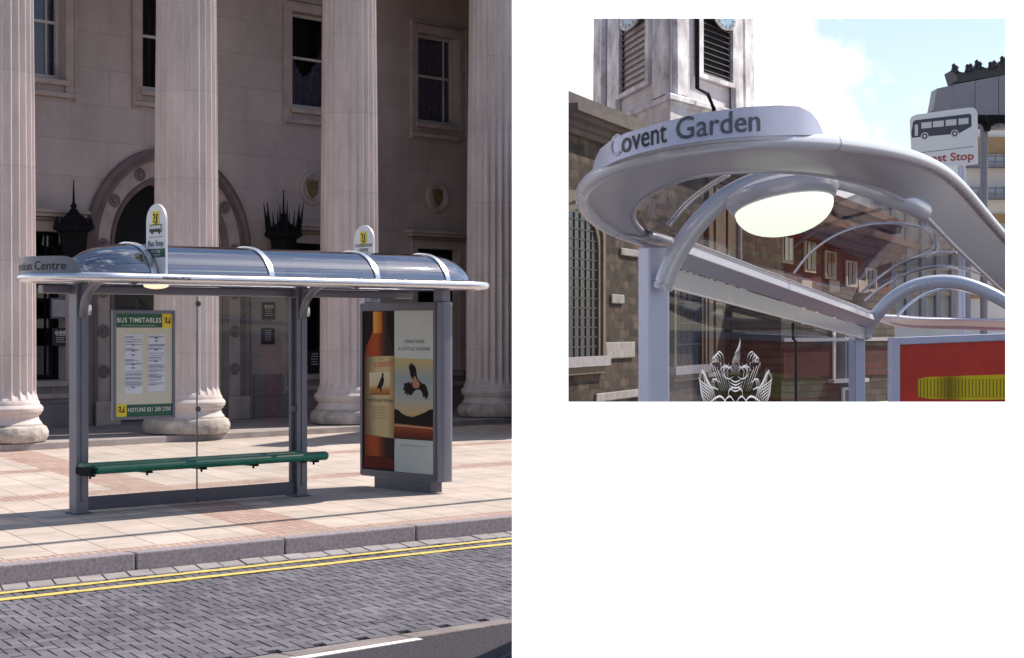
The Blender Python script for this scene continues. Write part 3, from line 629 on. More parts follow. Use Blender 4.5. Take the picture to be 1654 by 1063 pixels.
# stop flags standing on the roof
def busicon(mb, mw, fn, x0, y0, w, h, face=1):
    def r(m, a, b, c, d): m.poly([fn(x0+a*w, y0+b*h), fn(x0+c*w, y0+b*h), fn(x0+c*w, y0+d*h), fn(x0+a*w, y0+d*h)])
    body = [(0, .16), (.0, .9), (.03, 1), (.97, 1), (1, .9), (1, .16)]
    pts = body if face > 0 else [(1-a, b) for a, b in body][::-1]
    mb.poly([fn(x0+a*w, y0+b*h) for a, b in pts])
    for cx_ in (.22, .78): mb.poly([fn(x0+w*cx_+.085*w*math.cos(q)*1.0, y0+h*.14+.085*w*math.sin(q)) for q in [k*math.pi/8 for k in range(16)]])
    return r
def flag(name, uf, v0, zb, w, h, label, rows, grp):
    t = thing(name, P(uf, v0+w/2, zb), label, 'bus stop sign', grp)
    fn = lambda x, y, e=0: P(uf-.012-e, v0+x, zb+y)
    n = 16; r_ = w/2
    pts = [(0, 0), (w, 0)]+[(r_+r_*math.cos(math.pi*k/n), h-r_+r_*math.sin(math.pi*k/n)) for k in range(n+1)]
    mb = MB(); mb.prism([fn(x, y) for x, y in pts], U*.024); bd_ = mb.build('board', WHITEP, t, bevel=.003)
    mb = MB(); mb.box(lambda a, b, c: P(uf+a, v0+b, zb+c), -.02, .02, w*.08, w*.92, -.03, -.001); mb.build('clamp', GREYD, t)
    fy = lambda x, y: fn(x, y, .0025); fk = lambda x, y: fn(x, y, .005)
    a = w*.5; mb = MB(); s = w*.36
    mb.poly([fy(a-s/2, h-r_*.42-s*1.15), fy(a+s/2, h-r_*.42-s*1.15), fy(a+s/2, h-r_*.42), fy(a-s/2, h-r_*.42)]); mb.build('emblem', YEL, bd_)
    mb = MB(); mb.tube([fk(a+(x-.5)*s*.6, h-r_*.42-s*.95+y*s*.75) for x, y in ((0, .9), (.35, 1), (.3, .55), (.1, .2), (.75, 0), (.95, .1))], s*.045, 6); mb.tube([fk(a+(x-.5)*s*.6, h-r_*.42-s*.95+y*s*.75) for x, y in ((.95, 1), (.8, .6), (.85, .15))], s*.05, 6)
    mb.box(lambda x, y, z: fn(x, z, .0026+y), a-s*.3, a+s*.3, 0, .002, h-r_*.42-s*1.08, h-r_*.42-s*1.03); mb.build('emblem_mark', BLACK, bd_)
    return t, bd_, fn
t, bd_, fn = flag('bus_stop_flag', pu(253, .88)[0], .72, RZ+.03, .325, .66, 'round topped white bus stop flag with bus symbol and green band, left on the roof', 1, 'flags on the shelter roof')
w = .325; fy = lambda x, y: fn(x, y, .0025); fk = lambda x, y: fn(x, y, .004)
mb = MB(); r = busicon(mb, None, fy, w*.18, .385, w*.66, .085); mb.box(lambda x, y, z: fn(x, z, .0005+y), w*.15, w*.86, 0, .002, .352, .357); put_text(mb, 'Bus Stop', fy, w*.12, .272, width=w*.78, size=.05, bold=.015); mb.build('bus_symbol', BLACK, bd_)
mb = MB()
for k in range(5): mb.poly([fk(w*(.20+.115*k), .43), fk(w*(.20+.115*k+.095), .43), fk(w*(.20+.115*k+.095), .46), fk(w*(.20+.115*k), .46)])
mb.poly([fk(w*.785, .41), fk(w*.825, .41), fk(w*.825, .462), fk(w*.785, .462)]); mb.build('bus_windows', WHITEP, bd_)
mb = MB(); mb.box(lambda x, y, z: fn(x, z, .0005+y), .004, w-.004, 0, .002, .165, .245); gb = mb.build('green_band', GREEN, bd_)
mb = MB(); put_text(mb, 'WELCOME', fk, w/2, .208, width=w*.5, size=.024, bold=.01, center=True); put_text(mb, 'TO THE CITY', fk, w/2, .176, width=w*.52, size=.02, bold=.01, center=True); mb.build('lettering', WHITEP, gb)
t, bd_, fn = flag('bus_stop_flag', pu(588, .1)[0], -.06, RZ+.03, .33, .62, 'round topped white flag lettered for the convention centre, right on the roof', 1, 'flags on the shelter roof')
w = .33; fy = lambda x, y: fn(x, y, .0025)
mb = MB(); put_text(mb, 'CONVENTION', fy, w/2, .385, width=w*.86, size=.034, bold=.02, center=True); put_text(mb, 'CENTRE', fy, w/2, .335, width=w*.5, size=.034, bold=.02, center=True)
for k in range(3): mb.box(lambda x, y, z: fn(x, z, .0005+y), w*(.18+.26*k), w*(.30+.26*k), 0, .002, .285, .305)
mb.build('lettering', BLACK, bd_)

# timetable board hung on the glass
ta, tb = pu(186, .03)[0], pu(277, .03)[0]; Yt = pu(186, .03)[1]
tz1, tz0 = zz(504, Yt)+.02, zz(677, pu(230, .03)[1])
tt = thing('timetable_board', P((ta+tb)/2, .03, tz0), 'framed bus timetable board with green header hung inside the shelter glass', 'notice board')
mb = MB()
for q in ((ta-.035, ta, tz0, tz1), (tb, tb+.03, tz0, tz1), (ta, tb, tz1-.035, tz1), (ta, tb, tz0, tz0+.03)): mb.box(P, q[0], q[1], .009, .055, q[2], q[3])
mb.build('frame', GREYM, tt, bevel=.006)
W = tb-ta; Ht = tz1-tz0-.065; fn = lambda x, y, e=0: P(ta+x*W, .040+e, tz0+.03+y*Ht)
mb = MB(); mb.box(P, ta, tb, .0095, .040, tz0+.031, tz1-.036); brd = mb.build('board', CREAM, tt)
def rect(x0, x1, y0, y1, m, name, par, e=.002):
    mb = MB(); mb.prism([fn(x0, y0, e-.0015), fn(x1, y0, e-.0015), fn(x1, y1, e-.0015), fn(x0, y1, e-.0015)], V*.0015); return mb.build(name, m, par)
rect(.0, .82, .865, 1, GREEN, 'header', brd); rect(.82, 1, .86, 1, YEL, 'emblem', brd); rect(.19, 1, 0, .115, GREEN, 'footer', brd); rect(0, .19, 0, .12, YEL, 'emblem', brd)
f3 = lambda x, y: fn(x, y, .005)
mb = MB(); put_text(mb, 'BUS TIMETABLES', f3, .02, .915, width=.78, size=.045, bold=.015, space=1.1); put_text(mb, 'for services from this stop please see below', f3, .1, .88, width=.6, size=.013); put_text(mb, 'HOTLINE 021 200 2700', f3, .21, .045, width=.76, size=.038, bold=.015, space=1.1); mb.build('lettering', WHITEP, brd)
mb = MB()
for xo, yo in ((.91, .93), (.095, .065)):
    mb.tube([f3(xo+x*.11-.05, yo+y*.05-.02) for x, y in ((0, .9), (.35, 1), (.3, .55), (.1, .2), (.75, 0), (.95, .1))], .006, 6); mb.tube([f3(xo+x*.11-.05, yo+y*.05-.02) for x, y in ((.95, 1), (.8, .6), (.85, .15))], .006, 6)
mb.build('emblem_mark', BLACK, brd)
for x0, y0 in ((.15, .22), (.56, .24)):
    sht = rect(x0, x0+.31, y0, .80, PAPER, 'timetable_sheet', brd, .003)
    mb = MB(); y = .775
    while y > y0+.05:
        if random.random() < .16: mb.poly([f3(x0+.12, y), f3(x0+.18, y), f3(x0+.18, y+.012), f3(x0+.12, y+.012)]); y -= .02
        else:
            e = x0+.30-random.choice((0, 0, .05, .14)); mb.poly([f3(x0+.012, y), f3(e, y), f3(e, y+.0042), f3(x0+.012, y+.0042)])
        y -= random.choice((.0085, .0085, .012, .02))
    mb.build('print', TXTG, sht)

# bench: two green bars on brackets
be = thing('bench', P(1.3, .2), 'green perch bench of two long plastic bars along the shelter glass', 'bench')
uL = pu(140, .2)[0]; uR = pu(524, .3)[0]
def bar(v, z, u0, u1, r_): 
    mb = MB(); n = 14; mb.loft([[P(u, v+r_*1.5*math.cos(q), z+r_*math.sin(q)) for q in [2*math.pi*k/n for k in range(n)]] for u in (u0, u0+.004, u1-.02, u1)], True, True); return mb.build('seat_bar', BENCHG, be, smooth=True)
bz = .435
bar(.165, bz+.02, uL-.04, uR-.22, .036); bar(.305, bz, uL+.02, uR, .046)
mb = MB()
for u in (uL+.0, uL+.62, uL+1.24, uL+1.86, U2):
    mb.box(P, u-.02, u+.02, .10, .33, bz-.065, bz-.045); mb.box(P, u-.008, u+.008, .25, .27, bz-.09, bz-.0655)
mb.box(P, uL-.03, U2+.05, .12, .155, bz-.045, bz-.022); mb.box(P, uL-.045, uL-.012, .072, .34, bz-.05, bz+.02); mb.box(P, U2-.02, U2+.02, .0865, .12, bz-.08, bz-.03)
mb.build('bracket', IRON, be, bevel=.003)

# advertising panel under the far end of the roof
UP0 = 3.80
avl, avr = -.47, .87
adt = thing('advertising_panel', P(UP0+.13, .1), 'tall lit-edge advertising panel with a whisky bottle poster at the shelter end', 'advertising panel')
az0, az1 = .125, 2.035
Wd = .20
mb = MB()
def rr_box(u0, u1, v0, v1, z0, z1, rad):
    pts = []
    for cu, cv, q0 in ((u1-rad, v1-rad, 0), (u0+rad, v1-rad, 90), (u0+rad, v0+rad, 180), (u1-rad, v0+rad, 270)):
        for k in range(7): q = R(q0+15*k); pts.append(P(cu+rad*math.cos(q), cv+rad*math.sin(q), z0))
    return pts
mb.prism(rr_box(UP0, UP0+Wd, avl, avr+.02, az0, az1, .06), (0, 0, az1-az0)); mb.build('case', GREYM, adt, smooth=True)
mb = MB(); mb.box(P, UP0-.014, UP0-.001, avl+.03, avr-.045, az1-.085, az1-.005); mb.box(P, UP0-.014, UP0-.001, avl+.03, avr-.045, az0+.01, az0+.075); mb.box(P, UP0-.014, UP0-.001, avl+.03, avl+.07, az0+.076, az1-.086); mb.box(P, UP0-.014, UP0-.001, avr-.085, avr-.045, az0+.076, az1-.086); mb.build('frame', GREYD, adt, bevel=.004)
mb = MB(); mb.box(P, UP0+.02, UP0+Wd-.02, avl+.24, avr-.16, .0, az0-.001); mb.build('plinth', GREYD, adt)
for v in (avl+.10, avr-.07): mb = MB(); mb.box(P, UP0+.04, UP0+.16, v-.07, v+.07, az1+.001, RZ-.04); mb.build('hanger', GREYM, adt, bevel=.01)
pv0, pv1, pz0, pz1 = avl+.071, avr-.086, az0+.077, az1-.087
fn = lambda s, t_, e=0: P(UP0-.004-e, pv0+(pv1-pv0)*s, pz0+(pz1-pz0)*t_)
def art(pts, e, name, m, par): mb = MB(); mb.prism([fn(x, y, e-.001) for x, y in pts], -U*.001); return mb.build(name, m, par)
vlo, vhi = P(0, pv0).dot(V), P(0, pv1).dot(V)
vs_ = lambda s: vlo+(vhi-vlo)*s
POST = mat('pale_poster_print', (.47, .49, .46), .6, var=.05, spec=.1)
mb = MB(); mb.prism([fn(0, 0), fn(1, 0), fn(1, 1), fn(0, 1)], U*.002); po = mb.build('poster', POST, adt)
art([(0, 0), (.455, 0), (.455, 1), (0, 1)], .0015, 'dark_backdrop', mat('brown_black_print', (.012, .006, .006), .6, spec=.08), po)
AMB = gradmat('amber_print', V, [(0, (.05, .010, .006)), (.22, (.30, .045, .010)), (.45, (.34, .055, .012)), (.62, (.12, .02, .008)), (.75, (.02, .007, .005)), (1, (.012, .006, .005))], vs_(.02), vs_(.46), noise=.03)
bot = [(.03, .085), (.45, .085), (.46, .2), (.46, .70), (.445, .77), (.40, .825), (.37, .87), (.355, 1), (.15, 1), (.145, .87), (.11, .83), (.05, .775), (.025, .72), (.02, .2)]
art(bot, .003, 'bottle', AMB, po)
art([(.16, .86), (.29, .862), (.285, .995), (.155, .995)], .0045, 'neck_label', gradmat('neck_print', V, [(0, (.62, .35, .05)), (.6, (.55, .16, .02)), (1, (.2, .05, .02))], vs_(.15), vs_(.3)), po)
LAB = gradmat('label_print', V, [(0, (.03, .02, .012)), (.22, (.22, .165, .08)), (.45, (.46, .36, .19)), (.8, (.50, .38, .19)), (1, (.30, .19, .08))], vs_(.03), vs_(.46), noise=.04)
art([(.035, .22), (.45, .205), (.458, .25), (.458, .72), (.035, .71)], .0045, 'bottle_label', LAB, po)
art([(.10, .47), (.395, .475), (.395, .62), (.10, .61)], .006, 'label_scene', gradmat('label_scene_print', ZU, [(0, (.16, .06, .02)), (.3, (.42, .17, .05)), (.45, (.50, .40, .24)), (1, (.55, .48, .32))], fn(0, .47).z, fn(0, .62).z, noise=.02), po)
def bird(pts, e, name, m): art(pts, e, name, m, po)
BIRD = mat('bird_print', (.012, .007, .007), .6, spec=.08)
bird([(.19, .50), (.22, .515), (.255, .51), (.27, .49), (.28, .49), (.275, .515), (.30, .535), (.315, .565), (.30, .595), (.312, .60), (.305, .612), (.285, .607), (.278, .585), (.255, .565), (.23, .535)], .0075, 'perched_bird', BIRD)
RED = mat('red_print', (.50, .06, .02), .4); TB = mat('brown_print', (.05, .03, .02), .4)
mb = MB(); f4 = lambda x, y: fn(x, y+.05*(x-.2), .0075); put_text(mb, "'S GROUSE", f4, .165, .645, width=.27, size=.030, bold=.02); put_text(mb, 'THE', lambda x, y: fn(x, y, .0075), .24, .692, width=.06, size=.010)
mb.build('lettering', RED, po)
mb = MB(); f5 = lambda x, y: fn(x, y, .0075); put_text(mb, 'Finest Scotch Whisky', f5, .055, .43, width=.39, size=.021, bold=.01)
for k in range(5): put_text(mb, 'blended matured and bottled in oak', f5, .13+.02*(k % 2), .395-.018*k, width=.25, size=.006)
put_text(mb, 'VENTURE', f5, .60, .80, width=.28, size=.020, bold=.005, space=1.2); put_text(mb, 'A LITTLE HIGHER', f5, .52, .755, width=.44, size=.020, bold=.005, space=1.2); put_text(mb, 'a fine and gentle spirit of the moor', f5, .54, .165, width=.38, size=.007); mb.build('lettering', TB, po)
art([(.46, .205), (1, .205), (1, .70), (.46, .705)], .003, 'landscape', gradmat('landscape_print', ZU, [(0, (.02, .008, .006)), (.10, (.16, .022, .006)), (.18, (.26, .06, .015)), (.34, (.46, .33, .15)), (.55, (.30, .33, .30)), (.78, (.24, .29, .29)), (1, (.44, .34, .15))], fn(0, .205).z, fn(0, .70).z, noise=.03), po)
art([(.46, .30), (1, .29), (1, .40), (.95, .395), (.88, .375), (.80, .36), (.72, .345), (.64, .348), (.57, .362), (.51, .385), (.46, .39)], .0045, 'hills', mat('hill_print', (.014, .008, .008), .6, spec=.08), po)
art([(.46, .285), (1, .278), (1, .284), (.7, .29), (.46, .292)], .006, 'shoreline', mat('shore_print', (.50, .22, .10), .4), po)
bird([(.72, .575), (.685, .60), (.675, .63), (.655, .655), (.675, .652), (.665, .672), (.69, .664), (.69, .682), (.715, .668), (.74, .664), (.765, .64), (.775, .60), (.79, .578), (.84, .555), (.885, .55), (.91, .53), (.93, .50), (.935, .478), (.92, .482), (.93, .455), (.905, .47), (.90, .452), (.88, .475), (.86, .468), (.85, .495), (.82, .515), (.78, .515), (.74, .505), (.71, .485), (.68, .475), (.665, .487), (.64, .475), (.635, .49), (.60, .485), (.61, .505), (.58, .51), (.60, .53), (.59, .55), (.635, .552), (.66, .56), (.69, .55)], .0045, 'flying_bird', BIRD)
art([(.71, .565), (.75, .60), (.78, .575), (.82, .55), (.80, .525), (.76, .52), (.72, .53)], .006, 'bird_body', mat('bird_russet', (.30, .09, .03), .4), po)
art([(.02, .01), (.45, .01), (.45, .083), (.02, .083)], .003, 'bottle_reflection', mat('red_brown_print', (.10, .016, .010), .6, spec=.08), po)

# overhead wire whose shadow crosses the pavement
hs = 6.5/math.tan(R(SUN_EL)); sh_off = Vector((math.sin(R(SUN_AZ)), math.cos(R(SUN_AZ)), 0))*hs
a = gp(0, 885)+sh_off; b_ = gp(827, 805)+sh_off; d = (b_-a).normalized()
wa, wb = a-d*7, b_+d*9.5
ow = thing('overhead_cable', wa, 'thick dark cable strung high between two poles along the kerb', 'cable')
mb = MB(); mb.tube([wa+Vector((0, 0, 6.5)), wb+Vector((0, 0, 6.5))], .06, 8); mb.build('wire', IRON, ow)
for p in (wa, wb): mb = MB(); mb.tube([p+Vector((0, 0, -.2)), p+Vector((0, 0, 6.7))], [.09, .06], 10); mb.build('pole', GREYD, ow, smooth=True)


# ================================================================== white book page as an added glowing wall with an opening, second street scene behind it
WY = 6.0
def wx(px): return (px-CX)/F*WY
def wz(py): return H-(py-CY)/F*WY
wl = thing('page_wall', (1.0, WY, ROADZ), 'large plain white book page built as an added glowing wall with one rectangular opening', 'page wall')
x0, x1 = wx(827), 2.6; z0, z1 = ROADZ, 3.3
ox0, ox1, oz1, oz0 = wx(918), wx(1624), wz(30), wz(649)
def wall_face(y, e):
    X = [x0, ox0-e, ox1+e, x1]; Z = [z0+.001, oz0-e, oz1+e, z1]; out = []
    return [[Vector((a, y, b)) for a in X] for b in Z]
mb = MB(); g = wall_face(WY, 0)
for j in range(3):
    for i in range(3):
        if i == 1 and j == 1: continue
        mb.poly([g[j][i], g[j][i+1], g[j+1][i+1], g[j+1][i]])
face = mb.build('glowing_page_face', emit('self_lit_page_white', (.9, .9, .9), 1.0), wl)  # page face made to glow so it reads white; no lamp behind it
mb = MB(); g2 = wall_face(WY+.06, .05); g1 = wall_face(WY+.0005, 0)
for j in range(3):
    for i in range(3):
        if i == 1 and j == 1: continue
        mb.poly([g2[j][i], g2[j][i+1], g2[j+1][i+1], g2[j+1][i]])
for (a, b_) in (((1, 1), (1, 2)), ((1, 2), (2, 2)), ((2, 2), (2, 1)), ((2, 1), (1, 1))): mb.poly([g1[a[0]][a[1]], g1[b_[0]][b_[1]], g2[b_[0]][b_[1]], g2[a[0]][a[1]]])
for (a, b_) in (((0, 0), (0, 3)), ((0, 3), (3, 3)), ((3, 3), (3, 0)), ((3, 0), (0, 0))): mb.poly([g1[a[0]][a[1]], g1[b_[0]][b_[1]], g2[b_[0]][b_[1]], g2[a[0]][a[1]]])
mb.build('case', WHITEP, wl)

# ---- shelter with the name sign
AL = mat('pale_silver_paint', (.62, .63, .71), .28, .15, var=.02, scale=3, spec=.5)
ALB = mat('brushed_blue_grey', (.54, .55, .70), .38, .25, var=.05, scale=3)
SOFF = mat('polished_soffit', (.50, .49, .55), .35, .0, var=.03, scale=2.5)
KD = .82
at_far, zz_far = at, zz
def at(px, py, Y): return at_far(px, py, Y*KD)
s2 = thing('bus_shelter', at(1052, 900, 11.0)*1.0, 'silver bus shelter with an oval rim and clear vault, seen from below with a lamp', 'bus shelter')
s2.location.z = ROADZ
def spl(pts, n=8, closed=True):
    out = []; m = len(pts)
    for i in range(m if closed else m-1):
        p0, p1, p2, p3 = [pts[(i+k) % m] if closed else pts[min(max(i+k, 0), m-1)] for k in (-1, 0, 1, 2)]
        for k in range(n):
            t_ = k/n; out.append(.5*((2*p1)+(p2-p0)*t_+(2*p0-5*p1+4*p2-p3)*t_*t_+(3*p1-p0-3*p2+p3)*t_**3))
    if not closed: out.append(pts[-1].copy())
    return out
OUT = [(1037, 388, 11.1), (985, 371, 10.4), (946, 343, 9.6), (937, 315, 8.9), (955, 285, 8.3), (1005, 259, 7.9), (1085, 239, 7.7), (1190, 227, 7.75), (1290, 226, 8.0), (1385, 234, 8.6), (1470, 251, 9.6), (1535, 282, 11.0), (1586, 340, 13.0), (1640, 402, 15.3), (1705, 462, 18), (1735, 505, 20.5), (1700, 532, 22.2), (1560, 527, 22.6), (1470, 527, 22.2), (1430, 518, 21.4), (1404, 508, 20.2), (1240, 450, 14.6)]
INN = [(1085, 389, 10.9), (1045, 379, 10.8), (1026, 360, 10.5), (1023, 343, 10.2), (1036, 322, 9.9), (1075, 299, 9.6), (1130, 283, 9.5), (1210, 276, 9.5), (1300, 279, 9.6), (1380, 292, 9.9), (1440, 313, 10.3), (1490, 345, 11), (1530, 386, 12.6), (1578, 432, 14.5), (1628, 478, 17), (1660, 505, 19.6), (1640, 518, 21.3), (1545, 516, 21.8), (1485, 515, 21.4), (1445, 511, 20.8), (1410, 507, 20.1), (1255, 450, 14.55)]
def relax(c, n=6):
    for _ in range(n): c = [(c[i-1]+c[i]*2+c[(i+1) % len(c)])/4 for i in range(len(c))]
    return c
oc = relax(spl([at(*p) for p in OUT]), 14); ic = relax(spl([at(*p) for p in INN]), 8)
def resample(c, n):
    L = [0]
    for i in range(len(c)): L.append(L[-1]+(c[(i+1) % len(c)]-c[i]).length)
    out, i = [], 0
    for k in range(n):
        d = L[-1]*k/n
        while L[i+1] < d: i += 1
        out.append(c[i].lerp(c[(i+1) % len(c)], (d-L[i])/max(1e-6, L[i+1]-L[i])))
    return out
mb = MB(); mb.tube(relax(resample(oc, 150), 3), .030, 20, True); mb.build('roof_rim', AL, s2, smooth=True, ang=170)
rs_ = relax(resample(oc, 150), 3)
for k in (4, 22, 40, 58, 76):
    mb = MB(); d_ = (rs_[k+1]-rs_[k]).normalized()*.003; mb.tube([rs_[k]-d_, rs_[k]+d_], .0306, 20); mb.build('rim_joint', GREYD, s2, smooth=True)
mb = MB(); UPV = Vector((0, 0, .02))
mb.loft([[a, a*.75+b*.25-Vector((0, 0, .012)), a*.25+b*.75-Vector((0, 0, .012)), b, b+UPV, a+UPV] for a, b in zip(oc, ic)], True, False, True); mb.build('soffit', SOFF, s2, smooth=True, ang=50)
mb = MB(); mb.tube(ic, .012, 10, True); mb.build('inner_rim', AL, s2, smooth=True)
# posts
def boxpost(c, ax, w, d, zt, name):
    px_, py_ = ax.normalized(), Vector((ax.y, -ax.x, 0)).normalized()
    mb = MB(); f_ = lambda a, b, q: Vector((c.x, c.y, 0))+px_*a+py_*b+Vector((0, 0, q))
    mb.box(f_, -d/2, d/2, -w/2, w/2, ROADZ, zt); return mb.build(name, ALB, s2, bevel=.012)
AX = (at(1385, 531, 20)-at(1052, 531, 11)); AX.z = 0; AX.normalize(); PX = Vector((AX.y, -AX.x, 0))
pc1 = at(1056, 531, 11.0); pc2 = at(1384, 531, 20.0)
p1 = boxpost(pc1, Vector((math.sin(R(-22)), math.cos(R(-22)), 0)), .118, .13, zz(398, 11*KD), 'post')
p2 = boxpost(pc2, Vector((math.sin(R(-14)), math.cos(R(-14)), 0)), .112, .13, zz(508, 20*KD), 'post')
def hoop(pts, r_): mb = MB(); mb.tube(spl([at(*p) for p in pts], 8, False), r_, 16); return mb.build('hoop', AL, s2, smooth=True)
hoop([(1071, 466, 10.85), (1079, 440, 10.83), (1096, 405, 10.8), (1128, 360, 10.75), (1168, 322, 10.7), (1215, 297, 10.65), (1262, 286, 10.6), (1310, 285, 10.58), (1365, 292, 10.55), (1420, 309, 10.5), (1464, 328, 10.6), (1489, 341, 10.95)], .050)
hoop([(1396, 545, 19.8), (1402, 530, 19.8), (1416, 508, 19.75), (1442, 482, 19.7), (1475, 463, 19.65), (1512, 455, 19.6), (1550, 457, 19.55), (1590, 470, 19.5), (1632, 492, 19.45), (1655, 508, 19.4)], .060)
# gutter beam and header
g0, g1 = at(1082, 392, 11.0), at(1402, 509, 19.95)
mb = MB(); mb.prism([g0+PX*.016, g0+PX*.074, g0+PX*.098+Vector((0, 0, -.057)), g0+PX*.016+Vector((0, 0, -.123))], g1-g0); mb.build('gutter', AL, s2, bevel=.006)
mb = MB(); mb.tube([g0+PX*.08+Vector((0, 0, .01)), g1+PX*.08+Vector((0, 0, .01))], .008, 8); mb.build('gutter_bead', SILVER, s2, smooth=True)
mb = MB(); h0, h1 = g0+Vector((0, 0, -.124)), g1+Vector((0, 0, -.124)); mb.prism([h0-PX*.008, h0+PX*.008, h0+PX*.008+Vector((0, 0, -.107)), h0-PX*.008+Vector((0, 0, -.107))], h1-h0); mb.build('header_panel', mat('frosted_header', (.36, .36, .43), .3, .1, var=.05), s2)
mb = MB(); b0 = pc1+AX*.14; b1 = pc2-AX*.14; zt0, zt1 = h0.z-.11, h1.z-.11
mid = 5.55
def vq(p, q, za, zb): return [Vector((p.x, p.y, .15)), Vector((q.x, q.y, .15)), Vector((q.x, q.y, zb)), Vector((p.x, p.y, za))]
for t0, t1 in ((0, .563), (.567, 1)):
    p, q = b0.lerp(b1, t0), b0.lerp(b1, t1); mb = MB(); mb.prism(vq(p, q, zt0+(zt1-zt0)*t0, zt0+(zt1-zt0)*t1), PX*.01); gp_ = mb.build('glass_panel', glassmat('shelter_glass', (.78, .80, .83), .02, 0, .10) if t0 == 0 else bpy.data.materials['shelter_glass'], s2)
    if t0 == 0: glass_first = gp_
p = b0.lerp(b1, .565); mb = MB(); mb.tube([Vector((p.x, p.y, .15)), Vector((p.x, p.y, zt0+(zt1-zt0)*.565-.12)), Vector((p.x, p.y, zt0+(zt1-zt0)*.565-.10))-AX*.12, Vector((p.x, p.y, zt0+(zt1-zt0)*.565+.02))-AX*.14], .011, 8); mb.build('glass_joint', BLACK, s2)
mb = MB(); mb.lathe(at(1391, 534, 19.75), [(.03, -.06), (.045, 0), (.03, .06)], 10); mb.tube([at(1385, 530, 19.8), at(1396, 540, 19.7)], .025, 8); mb.build('bracket', BLACK, s2)
# etched crest on the first glass
def gl(px, py):                                             # point on the near glass plane
    r = Vector(((px-CX)/F, 1, 0)); n_ = PX; off = b0+PX*.012
    Y = off.dot(n_)/r.dot(n_); q = r*Y; return Vector((q.x, q.y, zz(py, Y)))-PX*-.004
ETCH = mat('etched_white', (.85, .86, .90), .8, var=.1, spec=.1)
mb = MB()
def stroke(pts, w=1.6):
    q = [gl(*p) for p in pts]; q = spl(q, 4, False); sc = q[0].y/F
    mb.tube(q, [max(.15, math.sin(math.pi*min(.97, max(.05, i/(len(q)-1)))))*w*.75*sc for i in range(len(q))], 5, flat=1)
random.seed(3)
cxr = 1187
for sgn in (-1, 1):
    m_ = lambda x, y: (cxr+sgn*x, y)
    stroke([m_(0, 652), m_(10, 640), m_(22, 655)], 2); stroke([m_(4, 600), m_(16, 590), m_(20, 604), m_(12, 612), m_(3, 608)])
    for k in range(6): stroke([m_(8+3*k, 632), m_(12+4.4*k, 612-2*k), m_(14+5.2*k, 596-(k % 3)*5), m_(10+6*k, 586+2*k)], 1.3)
    for k in range(5): stroke([m_(30+3*k, 655), m_(36+3*k, 632), m_(47+1.5*k, 610-3*k), m_(50+2*k, 594+5*k)], 1.9)       # outer feathers
    for k in range(7): stroke([m_(46-2*k, 655-4*k), m_(53+.8*k, 644-5*k), m_(57, 632-5*k)], 1.4)
    for k in range(3): stroke([m_(24+2*k, 618), m_(36-2*k, 612), m_(38-2*k, 625), m_(28, 628+k)], 1.5)
    for k in range(4): stroke([m_(19+4*k, 590), m_(20+4*k, 575+2*k), m_(27+3*k, 568+3*k), m_(32+2*k, 578+2*k), m_(26+2*k, 585)], 1.4)  # plumes
    stroke([m_(12, 655), m_(25, 640), m_(44, 652)], 2.6); stroke([m_(0, 625), m_(10, 630), m_(12, 645)], 2)
    for k in range(3): stroke([m_(5+5*k, 600-3*k), m_(8+6*k, 592), m_(14+6*k, 600)], 1.5)
for k in range(7): stroke([(cxr-6+2*k, 606), (cxr-5+1.9*k, 585), (cxr+1+1.1*k, 570)], 1.3)
for k in range(5): stroke([(cxr-2+2*k, 572), (cxr+4+k, 562-2*k), (cxr+7, 550-k)], 1.4)
for k in range(4): stroke([(cxr-10, 612+5*k), (cxr, 617+5*k), (cxr+10, 612+5*k)], 1.5)
q0 = gl(1187, 600)
mb.v = [v_-PX*((v_-q0).dot(PX)*.92) for v_ in mb.v]
mb.build('etched_crest', ETCH, glass_first)
# clear vault with thin ribs
nS = len(oc); 
back = lambda t_: at(1085+(1410-1085)*t_, 386+(506-386)*t_**1.02, 1/(1/10.9+(1/20.1-1/10.9)*t_))
front = [at(*p) for p in INN[5:16]]
frs = spl(front, 6, False)
def frontp(t_):
    i = t_*(len(frs)-1); k = min(int(i), len(frs)-2); return frs[k].lerp(frs[k+1], i-k)
def section(tb, tf, hh, n=16):
    a, b = back(tb), frontp(tf)
    return [a.lerp(b, .5-.5*math.cos(math.pi*k/n))+Vector((0, 0, hh*math.sin(math.pi*k/n))) for k in range(n+1)]
secs = []
for k in range(0, 15):
    t_ = k/14; secs.append(section(t_*.97, .30+.66*t_, (.13+.13*min(1, k/3))*(1+.35*t_)))
mb = MB(); ring0 = [at(*p) for p in INN[0:6]]; 
r0 = [ic[int(i)] for i in [k*(8*8.6)/16 for k in range(17)]]
mb.loft([r0]+[[a*.5+b*.5+Vector((0, 0, .05)) for a, b in zip(r0, secs[0])]]+secs, closed=False)
mb.build('canopy', CLEARV, s2, smooth=True, ang=80)
def rib(pts): mb = MB(); mb.tube(spl([at(*p) for p in pts], 8, False), .0085*pts[0][2]/13, 8); mb.build('roof_rib', SILVER, s2, smooth=True)
rib([(1078, 362, 10.6), (1105, 330, 10.4), (1135, 305, 10.1), (1172, 282, 9.7)])
rib([(1083, 364, 10.7), (1110, 332, 10.5), (1140, 307, 10.2), (1178, 283, 9.75)])
rib([(1283, 441, 14.7), (1310, 408, 14.6), (1350, 380, 14.4), (1400, 363, 14.2), (1450, 361, 14), (1500, 371, 13.8), (1540, 386, 13.2)])
rib([(1392, 472, 18.6), (1420, 448, 18.5), (1455, 426, 18.3), (1500, 411, 18.1), (1545, 408, 17.9)])
rib([(1397, 485, 19.4), (1430, 460, 19.2), (1475, 438, 19), (1525, 430, 18.8), (1570, 438, 18.2), (1600, 450, 17.2)])
